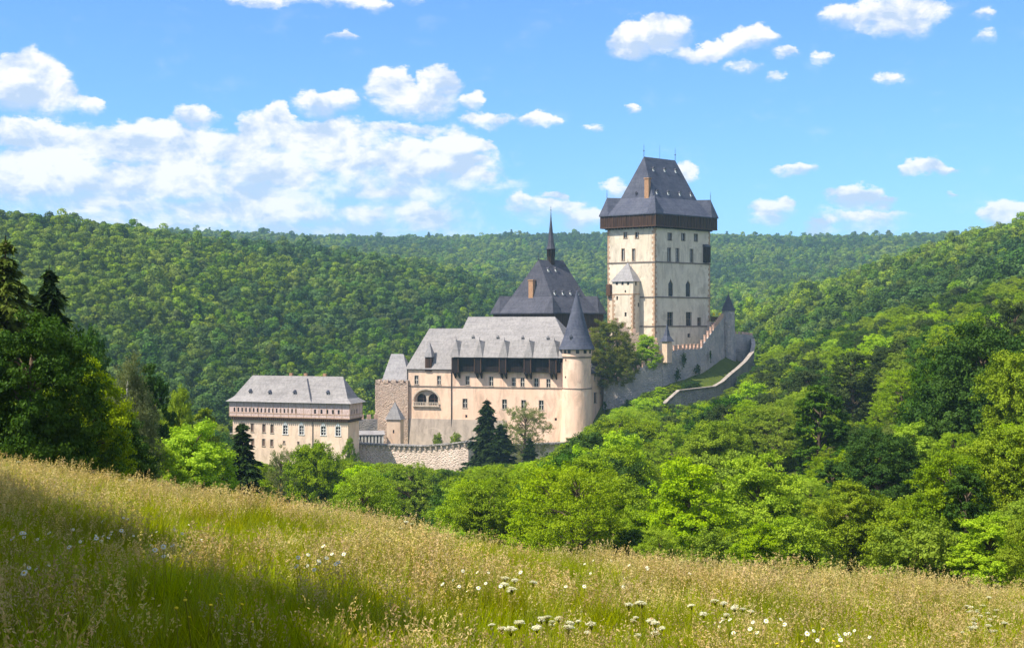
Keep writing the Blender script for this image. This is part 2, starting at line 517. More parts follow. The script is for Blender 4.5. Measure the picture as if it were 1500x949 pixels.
def H(X, Y):
    X = np.asarray(X, float)
    Y = np.asarray(Y, float)
    Ys = np.maximum(Y, 30.0)
    px = np.clip(CX + F * X / Ys, _GX[0], _GX[-1])
    fy = np.clip((np.log(Ys) - _GY[0]) / (_GY[1] - _GY[0]), 0, len(_GY) - 1.001)
    fx = np.clip((px - _GX[0]) / 20.0, 0, len(_GX) - 1.001)
    iy, ix = fy.astype(int), fx.astype(int)
    ay, ax = fy - iy, fx - ix
    yp = (_TAB[iy, ix] * (1 - ay) * (1 - ax) + _TAB[iy + 1, ix] * ay * (1 - ax)
          + _TAB[iy, ix + 1] * (1 - ay) * ax + _TAB[iy + 1, ix + 1] * ay * ax)
    far = (CY - yp) / F * Ys
    m = castle_mound(X, Y)
    k = 2.5
    far = np.where(Y > 200, np.log(np.exp(np.clip((far + 60) / k, -50, 200)) + np.exp(np.clip((m + 60) / k, -50, 200))) * k - 60, far)
    w = np.clip((Y - 38) / 16, 0, 1)
    w = w * w * (3 - 2 * w)
    near = meadow_plane(X, Y)
    y0 = np.interp(CX + F * X / np.maximum(Y, 8), [0, 200, 750, 1250, 1500], [34, 31, 23, 25, 30])
    near = near - .012 * np.maximum(0, Y - y0) ** 2          # the meadow rolls over into the valley
    z = near * (1 - w) + far * w
    bumps = .10 * np.sin(X * .9 + Y * .35) * np.sin(Y * .6 - X * .2) + .05 * np.sin(X * 2.3) * np.sin(Y * 1.7 + 1)
    return z + bumps * np.clip(1 - np.abs(Y - 20) / 200, .2, 1)


def h1(x, y):
    return float(H(np.array([x]), np.array([y]))[0])


# ------------------------------------------------------------------ object helpers
LOC = {}


def tag(o, label=None, cat=None, group=None, kind=None):
    if label:
        o['label'] = label
    if cat:
        o['category'] = cat
    if group:
        o['group'] = group
    if kind:
        o['kind'] = kind
    return o


def thing(name, loc, label, cat, group=None):
    o = bpy.data.objects.new(name, None)
    o.location = loc
    o.empty_display_size = .5
    COL.objects.link(o)
    LOC[o.name] = Vector(loc)
    return tag(o, label, cat, group)


def mesh_np(name, verts, faces, mats, smooth=False, mat_idx=None, attr=None):
    """verts (n,3), faces (m,k) arrays -> mesh"""
    me = bpy.data.meshes.new(name)
    verts = np.asarray(verts, np.float32)
    faces = np.asarray(faces, np.int32)
    k = faces.shape[1]
    me.vertices.add(len(verts))
    me.vertices.foreach_set('co', verts.ravel())
    me.loops.add(faces.size)
    me.loops.foreach_set('vertex_index', faces.ravel())
    me.polygons.add(len(faces))
    me.polygons.foreach_set('loop_start', np.arange(0, faces.size, k, dtype=np.int32))
    me.polygons.foreach_set('loop_total', np.full(len(faces), k, np.int32))
    for mt in (mats if isinstance(mats, (list, tuple)) else [mats]):
        me.materials.append(MATS[mt])
    if mat_idx is not None:
        me.polygons.foreach_set('material_index', np.asarray(mat_idx, np.int32))
    if smooth:
        me.polygons.foreach_set('use_smooth', np.ones(len(faces), bool))
    me.update(calc_edges=True)
    if attr is not None:
        at = me.attributes.new('clump', 'FLOAT', 'POINT')
        at.data.foreach_set('value', np.asarray(attr, np.float32))
    return me


class MB:
    def __init__(self):
        self.v, self.f = [], []

    def poly(self, pts, thick=None):
        i = len(self.v)
        self.v += [Vector(p) for p in pts]
        self.f.append(tuple(range(i, i + len(pts))))

    def hexa(self, bot, top):
        """closed prism between two rings of the same length"""
        n = len(bot)
        i = len(self.v)
        self.v += [Vector(p) for p in bot] + [Vector(p) for p in top]
        self.f.append(tuple(i + k for k in reversed(range(n))))
        self.f.append(tuple(i + n + k for k in range(n)))
        for k in range(n):
            k2 = (k + 1) % n
            self.f.append((i + k, i + k2, i + n + k2, i + n + k))

    def prism(self, ring, z0, z1):
        self.hexa([(p[0], p[1], z0) for p in ring], [(p[0], p[1], z1) for p in ring])

    def cone(self, ring, z, apex):
        i = len(self.v)
        n = len(ring)
        self.v += [Vector((p[0], p[1], z)) for p in ring] + [Vector(apex)]
        self.f.append(tuple(i + k for k in reversed(range(n))))
        for k in range(n):
            self.f.append((i + k, i + (k + 1) % n, i + n))

    def obox(self, c, d, n, su, sn, sz):
        """box centred at c, axes d (along), n (out), z; full sizes"""
        c, d, n = Vector(c), Vector(d) * su / 2, Vector(n) * sn / 2
        ring = [c - d + n, c + d + n, c + d - n, c - d - n]
        self.hexa([p - Vector((0, 0, sz / 2)) for p in ring], [p + Vector((0, 0, sz / 2)) for p in ring])

    def tube(self, pts, radii, n=8):
        rings = []
        i0 = len(self.v)
        for k, p in enumerate(pts):
            p = Vector(p)
            a = Vector(pts[min(k + 1, len(pts) - 1)]) - Vector(pts[max(k - 1, 0)])
            a.normalize()
            ref = Vector((0, 0, 1)) if abs(a.z) < .9 else Vector((1, 0, 0))
            s = a.cross(ref).normalized()
            q = a.cross(s)
            self.v += [p + (s * math.cos(2 * math.pi * j / n) + q * math.sin(2 * math.pi * j / n)) * radii[k] for j in range(n)]
        for k in range(len(pts) - 1):
            for j in range(n):
                j2 = (j + 1) % n
                a = i0 + k * n
                self.f.append((a + j, a + j2, a + n + j2, a + n + j))
        self.f.append(tuple(i0 + j for j in range(n)))
        self.f.append(tuple(i0 + (len(pts) - 1) * n + j for j in reversed(range(n))))

    def build(self, name, mat, parent=None, smooth=False, kind=None, root=None):
        me = bpy.data.meshes.new(name)
        loc = Vector((0, 0, 0))
        p = parent
        while p is not None:
            if p.name in LOC:
                loc = LOC[p.name]
                break
            p = p.parent
        if parent is None and root is not None:
            loc = Vector(root)
        me.from_pydata([tuple(v - loc) for v in self.v], [], self.f)
        me.materials.append(MATS[mat])
        if smooth:
            me.polygons.foreach_set('use_smooth', np.ones(len(me.polygons), bool))
        me.update()
        import bmesh
        bm = bmesh.new()
        bm.from_mesh(me)
        bmesh.ops.recalc_face_normals(bm, faces=bm.faces)
        bm.to_mesh(me)
        bm.free()
        o = bpy.data.objects.new(name, me)
        COL.objects.link(o)
        if parent is not None:
            o.parent = parent
        else:
            o.location = loc
        if kind:
            o['kind'] = kind
        return o


# ------------------------------------------------------------------ ground: one sheet
def build_ground():
    ys = np.concatenate([np.linspace(-260, 2, 34)[:-1], np.geomspace(2, 38, 70)[:-1] if False else np.linspace(2, 60, 90)[:-1],
                         np.geomspace(60, 9000, 230)])
    us = np.concatenate([np.linspace(-1.6, -.5, 20)[:-1], np.linspace(-.5, .5, 150), np.linspace(.5, 1.6, 20)[1:]])
    W = np.sqrt(ys ** 2 + 60.0 ** 2)
    X = us[None, :] * W[:, None]
    Y = np.repeat(ys[:, None], len(us), 1)
    Z = H(X, Y)
    v = np.stack([X, Y, Z], -1).reshape(-1, 3)
    n, k = X.shape
    idx = np.arange(n * k).reshape(n, k)
    f = np.stack([idx[:-1, :-1], idx[:-1, 1:], idx[1:, 1:], idx[1:, :-1]], -1).reshape(-1, 4)
    o = bpy.data.objects.new('ground', mesh_np('ground', v, f, 'soil_cover', smooth=True))
    COL.objects.link(o)
    o['kind'] = 'structure'


build_ground()


# ------------------------------------------------------------------ castle helpers
def W(px, Y):
    return Vector(((px - CX) / F * Y, Y, 0))


def Zp(py, Y):
    return (CY - py) / F * Y


def reach(A, d, px):
    """length along d from A until the vertical line of pixel column px is met"""
    u = (px - CX) / F
    return (u * A.y - A.x) / (d.x - u * d.y)


def quad(pxA, YA, a, pxD, b, pxB):
    A = W(pxA, YA)
    dl = Vector((-math.cos(R(a)), math.sin(R(a)), 0))
    dr = Vector((math.cos(R(b)), math.sin(R(b)), 0))
    D = A + dl * reach(A, dl, pxD)
    B = A + dr * reach(A, dr, pxB)
    return [A, B, D + B - A, D]


def out_n(P, Q):
    d = (Q - P).normalized()
    return d, Vector((d.y, -d.x, 0))


def hit(P, Q, px, py, off=0.0):
    """point of the vertical face P-Q (seen left to right from outside) under a pixel"""
    d, n = out_n(P, Q)
    A = P + n * off
    t = reach(A, d, px)
    p = A + d * t
    return p, t, Zp(py, p.y)


def offset_ring(ring, e):
    """convex ring given so that consecutive edges have outward normal out_n"""
    res = []
    n = len(ring)
    for i in range(n):
        p0, p1, p2 = ring[i - 1], ring[i], ring[(i + 1) % n]
        d1, n1 = out_n(p0, p1)
        d2, n2 = out_n(p1, p2)
        bis = (n1 + n2).normalized()
        res.append(p1 + bis * (e / max(.25, bis.dot(n1))))
    return res


def wall_face(mb, P, Q, z0, z1, holes=(), depth=.45, batter=0.0):
    """vertical wall P-Q with real rectangular openings (t0,t1,za,zb) and their reveals"""
    d, n = out_n(P, Q)
    L = (Q - P).length
    us = sorted({0.0, L, *[h[0] for h in holes], *[h[1] for h in holes]})
    zs = sorted({z0, z1, *[h[2] for h in holes], *[h[3] for h in holes]})

    def pt(u, z, inn=0.0):
        return Vector((P.x + d.x * u - n.x * inn, P.y + d.y * u - n.y * inn, z))
    for a, b in zip(us[:-1], us[1:]):
        for c, e in zip(zs[:-1], zs[1:]):
            um, zm = (a + b) / 2, (c + e) / 2
            if any(h[0] < um < h[1] and h[2] < zm < h[3] for h in holes):
                continue
            mb.poly([pt(a, c), pt(b, c), pt(b, e), pt(a, e)])
    for (a, b, c, e) in holes:
        mb.poly([pt(a, c), pt(a, c, depth), pt(a, e, depth), pt(a, e)])
        mb.poly([pt(b, c), pt(b, e), pt(b, e, depth), pt(b, c, depth)])
        mb.poly([pt(a, e), pt(a, e, depth), pt(b, e, depth), pt(b, e)])
        mb.poly([pt(a, c), pt(b, c), pt(b, c, depth), pt(a, c, depth)])


def window(parent, P, Q, hole, name='window', frame=True, depth=.45, trim='stone_trim', cross=(1, 2), fw=.16, frame_mat='white_frame', pane='glass', sill=True):
    """pane set back in the opening, with a proud stone surround and bars as its sub-part"""
    d, n = out_n(P, Q)
    a, b, c, e = hole
    mb = MB()

    def pt(u, z, o=0.0):
        return Vector((P.x + d.x * u + n.x * o, P.y + d.y * u + n.y * o, z))
    mb.obox(pt((a + b) / 2, (c + e) / 2, -depth + .06), d, n, b - a, .08, e - c)
    w = mb.build(name, pane, parent)
    if frame:
        fb = MB()
        o = .05
        fb.obox(pt(a - fw / 2, (c + e) / 2, o / 2 - .05), d, n, fw, o + .1, e - c)
        fb.obox(pt(b + fw / 2, (c + e) / 2, o / 2 - .05), d, n, fw, o + .1, e - c)
        fb.obox(pt((a + b) / 2, e + fw / 2, o / 2 - .045), d, n, b - a + 2 * fw, o + .11, fw)
        if sill:
            fb.obox(pt((a + b) / 2, c - fw / 2, o / 2), d, n, b - a + 2.6 * fw, o + .2, fw)
        fb.build('frame', trim, w)
        if cross:
            gb = MB()
            nu, nz = cross
            for i in range(1, nu + 1):
                gb.obox(pt(a + (b - a) * i / (nu + 1), (c + e) / 2, -depth + .14), d, n, .13, .07, e - c - .01)
            for i in range(1, nz):
                gb.obox(pt((a + b) / 2, c + (e - c) * i / nz, -depth + .145), d, n, b - a - .01, .06, .13)
            gb.build('glazing_grid', frame_mat, w)
    return w


def px_holes(P, Q, items):
    """items: (px, py_top, py_bottom, width in px) -> holes in face coordinates"""
    res = []
    for (px, yt, yb, wpx) in items:
        p, t, _ = hit(P, Q, px, 0)
        _, t0, _ = hit(P, Q, px - wpx / 2, 0)
        _, t1, _ = hit(P, Q, px + wpx / 2, 0)
        res.append((t0, t1, Zp(yb, p.y), Zp(yt, p.y)))
    return res


def course(mb, P, Q, z, h=.35, o=.14, ext=.14):
    d, n = out_n(P, Q)
    c = (P + Q) / 2 + n * (o / 2 - .05)
    mb.obox((c.x, c.y, z), d, n, (Q - P).length + 2 * ext, o + .1, h)


def quoins(mb, C, dirs, z0, z1, step=.85, o=.05):
    """stones alternating round a corner C; dirs are the two wall directions leaving the corner with their outward normals"""
    z = z0
    k = 0
    rng = random.Random(5)
    while z < z1 - step:
        for i, (d, n) in enumerate(dirs):
            ln = (.95 if (k + i) % 2 else .5) * rng.uniform(.85, 1.15)
            c = C + d * (ln / 2 - .02 * i) + n * (o / 2 - .1 + .003 * i)
            mb.obox((c.x, c.y, z + step / 2), d, n, ln, o + .2, step * .93)
        z += step
        k += 1


def two_slope_roof(mb, eave, z0, brk, z1, R0, R1, zr):
    """eave ring, break ring A B C D, ridge R0 (towards A-D) to R1 (towards B-C); closed below"""
    e = [Vector((p.x, p.y, z0)) for p in eave]
    b = [Vector((p.x, p.y, z1)) for p in brk]
    r0, r1 = Vector((R0.x, R0.y, zr)), Vector((R1.x, R1.y, zr))
    for i in range(4):
        j = (i + 1) % 4
        mb.poly([e[i], e[j], b[j], b[i]])
    mb.poly([b[0], b[1], r1, r0])
    mb.poly([b[1], b[2], r1])
    mb.poly([b[2], b[3], r0, r1])
    mb.poly([b[3], b[0], r0])
    low = [p - Vector((0, 0, .3)) for p in e]
    for i in range(4):
        j = (i + 1) % 4
        mb.poly([low[i], low[j], e[j], e[i]])
    mb.poly(list(reversed(low)))


def plane_hit(P0, P1, P2, px, py):
    n = (P1 - P0).cross(P2 - P0)
    r = Vector(((px - CX) / F, 1, (CY - py) / F))
    return r * (n.dot(P0) / n.dot(r))


def dormer(parent, p, d, n, w, h, back, wall='white_paint', roof='dark_slate', name='dormer', opening=True):
    """small roof window: p base centre of its front on the slope, n horizontal outward normal"""
    f = p + n * .12
    mb = MB()
    a, b = f - d * w / 2, f + d * w / 2
    zt = Vector((0, 0, h))
    mb.hexa([a - Vector((0, 0, .2)), b - Vector((0, 0, .2)), b - n * back - Vector((0, 0, .2)), a - n * back - Vector((0, 0, .2))], [a + zt, b + zt, b - n * back + zt, a - n * back + zt])
    o = mb.build(name, wall, parent)
    rb = MB()
    e = w * .28
    a2, b2 = a - d * e + n * .15 + zt, b + d * e + n * .15 + zt
    top = f + n * .1 + Vector((0, 0, h + w * .95))
    rb.hexa([a2, b2, b2 - n * (back + .3), a2 - n * (back + .3)], [top - d * .02, top + d * .02, top + d * .02 - n * (back + .5), top - d * .02 - n * (back + .5)])
    rb.build('dormer_roof', roof, o)
    if opening:
        gb = MB()
        c = f + n * .03 + Vector((0, 0, h * .55))
        gb.obox(c, d, n, w * .55, .06, h * .6)
        gb.build('opening', 'glass', o)
    return o


def finial(parent, p, h, r=.22, name='finial'):
    mb = MB()
    p = Vector(p)
    mb.tube([p - Vector((0, 0, .4)), p + Vector((0, 0, h * .45)), p + Vector((0, 0, h))], [.10, .07, .03], 6)
    z = h * .45
    pts, rad = [], []
    for i in range(7):
        t = i / 6
        pts.append(p + Vector((0, 0, z - r + 2 * r * t)))
        rad.append(max(.02, r * math.sin(math.pi * t)))
    mb.tube(pts, rad, 8)
    z = h * .8
    mb.tube([p + Vector((0, 0, z - .12)), p + Vector((0, 0, z)), p + Vector((0, 0, z + .12))], [.03, r * .6, .03], 8)
    return mb.build(name, 'iron', parent)


def corner_peak(mb, eave, brk, i, z0, z1, L=3.4, inset=1.7, hi=.3):
    """little hipped turret roof that rises from a corner of the eaves"""
    n = len(eave)
    E = eave[i]
    d1 = (eave[i - 1] - E).normalized()
    d2 = (eave[(i + 1) % n] - E).normalized()
    ap = E + (d1 + d2) * inset
    ap = Vector((ap.x, ap.y, z1 + hi))
    o = .03
    e = Vector((E.x, E.y, z0 + o))
    e1 = Vector((E.x + d1.x * L, E.y + d1.y * L, z0 + o))
    e2 = Vector((E.x + d2.x * L, E.y + d2.y * L, z0 + o))
    bk = E + (d1 + d2) * (inset + 3.4)
    bk = Vector((bk.x, bk.y, z1 + hi - .1))
    for tri in ((e1, e, ap), (e, e2, ap), (e1, ap, bk), (e2, bk, ap), (e1, bk, e2), (e1, e2, e)):
        mb.poly(tri)
    return ap


def circle(c, r, n=40, a0=0.0):
    return [Vector((c.x + r * math.cos(a0 - 2 * math.pi * k / n), c.y + r * math.sin(a0 - 2 * math.pi * k / n), 0)) for k in range(n)]


def crenels(mb, P, Q, z, w=.9, gap=.8, h=1.1, t=.6, z2=None, start=0.0):
    d, n = out_n(P, Q)
    L = (Q - P).length
    u = start
    while u + w <= L + .01:
        zz = z if z2 is None else z + (z2 - z) * (u + w / 2) / L
        c = P + d * (u + w / 2) - n * t / 2
        mb.obox((c.x, c.y, zz + h / 2 - .25), d, n, w, t, h + .5)
        u += w + gap


def lathe(mb, c, prof, n=40):
    i0 = len(mb.v)
    for (r, z) in prof:
        mb.v += [Vector((c.x + r * math.cos(2 * math.pi * k / n), c.y + r * math.sin(2 * math.pi * k / n), z)) for k in range(n)]
    for j in range(len(prof) - 1):
        for k in range(n):
            k2 = (k + 1) % n
            a = i0 + j * n
            mb.f.append((a + k, a + k2, a + n + k2, a + n + k))


# ------------------------------------------------------------------ great tower
def great_tower():
    A, B, C, D = ring = quad(959, 425, 38, 890, 42, 1040)
    base = (A + B + C + D) / 4
    g = thing('great_tower', (base.x, base.y, -8), 'huge square cream keep with steep dark hipped roof, tallest tower of the castle', 'castle tower')
    zb, zt = -16.0, Zp(331.5, 425)
    lh = px_holes(D, A, [(916, 340.5, 349, 5), (933, 340.5, 349, 5), (912.8, 364.5, 381.5, 4.4), (928.2, 364.5, 381.5, 4.4)])
    rh = px_holes(A, B, [(981, 341.5, 352, 5.6), (1000.8, 342, 352.5, 5.2), (1019.3, 343, 353.5, 5), (980, 363.5, 383, 4.6), (992.3, 364, 383.3, 4.6), (1013, 365, 384, 4.4)])
    gh = px_holes(A, B, [(982.5, 406, 434, 7), (1008, 407, 434.5, 7)])
    bh = px_holes(A, B, [(981.5, 457.5, 477, 7.6), (1008.8, 457.5, 477.6, 7.4), (1024, 465.5, 478, 4.4), (1009, 489, 493.5, 3.2)])
    mb = MB()
    wall_face(mb, D, A, zb, zt, lh)
    wall_face(mb, A, B, zb, zt, rh + gh + bh)
    wall_face(mb, B, C, zb, zt)
    wall_face(mb, C, D, zb, zt)
    mb.poly([(p.x, p.y, zt) for p in ring])
    mb.build('wall', 'cream_plaster', g)
    for h in lh:
        window(g, D, A, h, cross=(1, 1), trim='quoin_stone', fw=.12)
    for h in rh:
        window(g, A, B, h, cross=(1, 1), trim='dark_trim', fw=.12)
    for h in bh:
        window(g, A, B, h, cross=(1, 2) if h[3] - h[2] > 2 else None, trim='dark_trim', fw=.12, frame_mat='shutter')
    # pointed windows: rectangular opening with two curved stone spandrels closing it to a point
    d, n = out_n(A, B)
    for h in gh:
        a, b, c, e = h
        w = window(g, A, B, h, name='pointed_window', frame=False)
        sb = MB()
        wd = (b - a)
        for s in (0, 1):
            pts = []
            for k in range(7):
                t = k / 6
                x = wd / 2 * (1 - (1 - t) ** 1.9) if s == 0 else wd - wd / 2 * (1 - (1 - t) ** 1.9)
                pts.append((x, e - 2.1 + 2.1 * t))
            corner = (0 if s == 0 else wd, e)
            poly = [(A.x + d.x * (a + x) - n.x * .004, A.y + d.y * (a + x) - n.y * .004, z) for x, z in pts + [corner]]
            back = [(p[0] - n.x * .34, p[1] - n.y * .34, p[2]) for p in poly]
            sb.hexa(poly, back)
        sb.build('spandrel', 'cream_plaster', w)
    cb = MB()
    for y in (383.5, 435, 478):
        z = Zp(y, 425)
        cb = MB()
        for P, Q in ((D, A), (A, B), (B, C), (C, D)):
            course(cb, P, Q, z, .42, .16)
        cb.build('string_course', 'dark_trim', g)
    dA, nA = out_n(A, B)
    dD, nD = out_n(D, A)
    dC, nC = out_n(C, D)
    dB, nB = out_n(B, C)
    for P, dirs in ((A, [(dA, nA), (-dD, nD)]), (D, [(dD, nD), (-dC, nC)]), (B, [(-dA, nA), (dB, nB)])):
        qb = MB()
        quoins(qb, P, dirs, -4, zt)
        qb.build('corner_stonework', 'quoin_stone', g)
    # timber gallery under the eaves
    z1 = Zp(312.5, 425)
    ga = offset_ring(ring, 1.45)
    mb = MB()
    mb.prism(ga, zt - .12, z1 + .1)
    gal = mb.build('timber_gallery', 'gallery_planks', g)
    mb = MB()
    for P, Q in zip(ga, ga[1:] + ga[:1]):
        dd, nn = out_n(P, Q)
        L = (Q - P).length
        k = int(L / 1.5)
        for i in range(k + 1):
            c = P + dd * (L * i / k) + nn * .05
            mb.obox((c.x, c.y, (zt + z1) / 2), dd, nn, .16, .14, z1 - zt - .3)
        c = (P + Q) / 2 + nn * .06
        mb.obox((c.x, c.y, zt + .1), dd, nn, L + .2, .2, .3)
    mb.build('post', 'mid_timber', gal)
    mb = MB()
    g2 = offset_ring(ring, .35)
    for P, Q in zip(g2, g2[1:] + g2[:1]):
        dd, nn = out_n(P, Q)
        L = (Q - P).length
        k = int(L / 1.1)
        for i in range(k):
            c = P + dd * (L * (i + .5) / k)
            mb.obox((c.x, c.y, zt - .32), dd, nn, .25, 1.5, .35)
    mb.build('beam_course', 'dark_timber', g)
    # roof
    eave = offset_ring(ring, 1.8)
    brk = offset_ring(ring, -2.7)
    zbk = Zp(288, 428)
    zr = Zp(230.5, 436)
    mL, mR = (A + D) / 2, (B + C) / 2
    dd = (mR - mL).normalized()
    R0 = mL + dd * reach(mL, dd, 943.2)
    R1 = mL + dd * reach(mL, dd, 989)
    mb = MB()
    two_slope_roof(mb, eave, z1, brk, zbk, R0, R1, zr)
    peaks = [corner_peak(mb, eave, brk, i, z1, zbk) for i in range(4)]
    rf = mb.build('roof', 'blue_slate', g)
    for p in peaks:
        finial(rf, p, 2.6, .14)
    zv = Vector((0, 0, zr))
    finial(rf, R0 + zv, 4.0, .26)
    finial(rf, R1 + zv, 4.0, .26)
    mb = MB()
    mm = (R0 + R1) / 2
    mb.tube([mm + zv - Vector((0, 0, .3)), mm + zv + Vector((0, 0, 4.4))], [.05, .03], 6)
    mb.build('lightning_rod', 'iron', rf)
    b0, b1, r1 = (Vector((brk[0].x, brk[0].y, zbk)), Vector((brk[1].x, brk[1].y, zbk)), Vector((R1.x, R1.y, zr)))
    for (x, y) in ((957.3, 250.5), (973.8, 251.5), (990, 253), (962.3, 284), (979, 285.2), (996, 286.5), (1012.3, 287.5)):
        dormer(rf, plane_hit(b0, b1, r1, x, y), d, n, .62, .75, 1.0)
    b3 = Vector((brk[3].x, brk[3].y, zbk))
    r0 = Vector((R0.x, R0.y, zr))
    dl, nl = out_n(D, A)
    dormer(rf, plane_hit(b3, b0, r0, 932, 286.5), dl, nl, .6, .75, 1.0, wall='blue_slate')
    # chimney
    p = plane_hit(b3, b0, r0, 947.3, 292)
    mb = MB()
    c = p - nl * .5
    zc0, zc1 = Zp(298, c.y), Zp(262, c.y)
    mb.obox((c.x, c.y, (zc0 + zc1) / 2), dl, nl, 1.55, 1.3, zc1 - zc0)
    mb.obox((c.x, c.y, zc1 + .1), dl, nl, 1.9, 1.65, .35)
    mb.build('chimney', 'brick', rf)
    # dark timber oriel
    p, t, _ = hit(A, B, 1033.5, 0)
    zo0, zo1 = Zp(385, p.y), Zp(362, p.y)
    mb = MB()
    c = p + n * .5
    mb.obox((c.x, c.y, (zo0 + zo1) / 2), d, n, 2.5, 1.2, zo1 - zo0)
    o = mb.build('oriel', 'dark_timber', g)
    mb = MB()
    c2 = p + n * .65
    ring2 = [c2 - d * 1.45 + n * .7, c2 + d * 1.45 + n * .7, c2 + d * 1.45 - n * .75, c2 - d * 1.45 - n * .75]
    ra = [Vector((q.x, q.y, zo1)) for q in ring2]
    rb = [Vector((q.x, q.y, zo1 + (.1 if i < 2 else .95))) for i, q in enumerate(ring2)]
    mb.hexa(ra, rb)
    mb.build('oriel_roof', 'dark_slate', o)
    # stair turret on the sunny face
    P0, _, _ = hit(D, A, 897, 0)
    P1, _, _ = hit(D, A, 937.5, 0)
    ext = 3.6
    # front edge parallel to the face, right flank slanted
    Fr = P1 + nl * ext
    uu = (927.5 - CX) / F
    Fr = P1 + nl * ext - dl * 0
    k = reach(Fr, dl, 927.5)
    Fr = Fr + dl * k
    Fl = Fr - dl * (reach(Fr, -dl, 897))
    Pl = Fl - nl * ext
    tur = [Fl, Fr, P1 - nl * .3, Pl - nl * .3]
    zt0, zt1 = -14.0, Zp(411.5, 421)
    th = px_holes(Fl, Fr, [(903.5, 412.6, 417.5, 3.4), (911.7, 412.6, 417.5, 3.4), (920, 412.6, 417.5, 3.4), (916, 425, 428.6, 2.2), (904, 434, 439.5, 2.6), (916.3, 457.5, 463.5, 3), (913, 473, 481, 7)])
    sh = px_holes(Fr, tur[2], [(931.7, 412.6, 418.5, 2.6), (935.5, 443.5, 449.5, 2.2)])
    mb = MB()
    wall_face(mb, tur[0], tur[1], zt0, zt1 - .02, th)
    wall_face(mb, tur[1], tur[2], zt0, zt1 - .02, sh)
    wall_face(mb, tur[3], tur[0], zt0, zt1 - .02)
    tw = mb.build('stair_turret', 'cream_plaster', g)
    for h in th:
        window(tw, tur[0], tur[1], h, frame=False)
    for h in sh:
        window(tw, tur[1], tur[2], h, frame=False)
    qb = MB()
    dt, nt = out_n(tur[0], tur[1])
    ds, ns = out_n(tur[1], tur[2])
    quoins(qb, tur[1], [(ds, ns), (-dt, nt)], -5, Zp(431, 421), .7)
    dq, nq = out_n(tur[3], tur[0])
    quoins(qb, tur[0], [(dt, nt), (-dq, nq)], -5, Zp(431, 421), .7)
    course(qb, tur[0], tur[1], Zp(430, 420), .3, .12, .1)
    course(qb, tur[1], tur[2], Zp(430, 420), .3, .12, .0)
    qb.build('turret_stonework', 'quoin_stone', g)
    cen = (tur[0] + tur[1] + tur[2] + tur[3]) / 4
    rr = offset_ring(tur, .45)
    apx = W(918.8, cen.y)
    mb = MB()
    mb.cone(rr, zt1, (apx.x + .2, cen.y, Zp(384.5, cen.y)))
    tr = mb.build('turret_roof', 'grey_slate', g)
    finial(tr, (apx.x + .2, cen.y, Zp(384.5, cen.y)), 1.4, .1)
    # small dark privy bay on the left edge
    p, _, _ = hit(D, A, 893.3, 0)
    mb = MB()
    c = p + nl * .5
    mb.obox((c.x, c.y, Zp(425, p.y)), dl, nl, 1.5, 1.1, 3.6)
    mb.build('privy_bay', 'mid_timber', g)
    return ring


GT = great_tower()


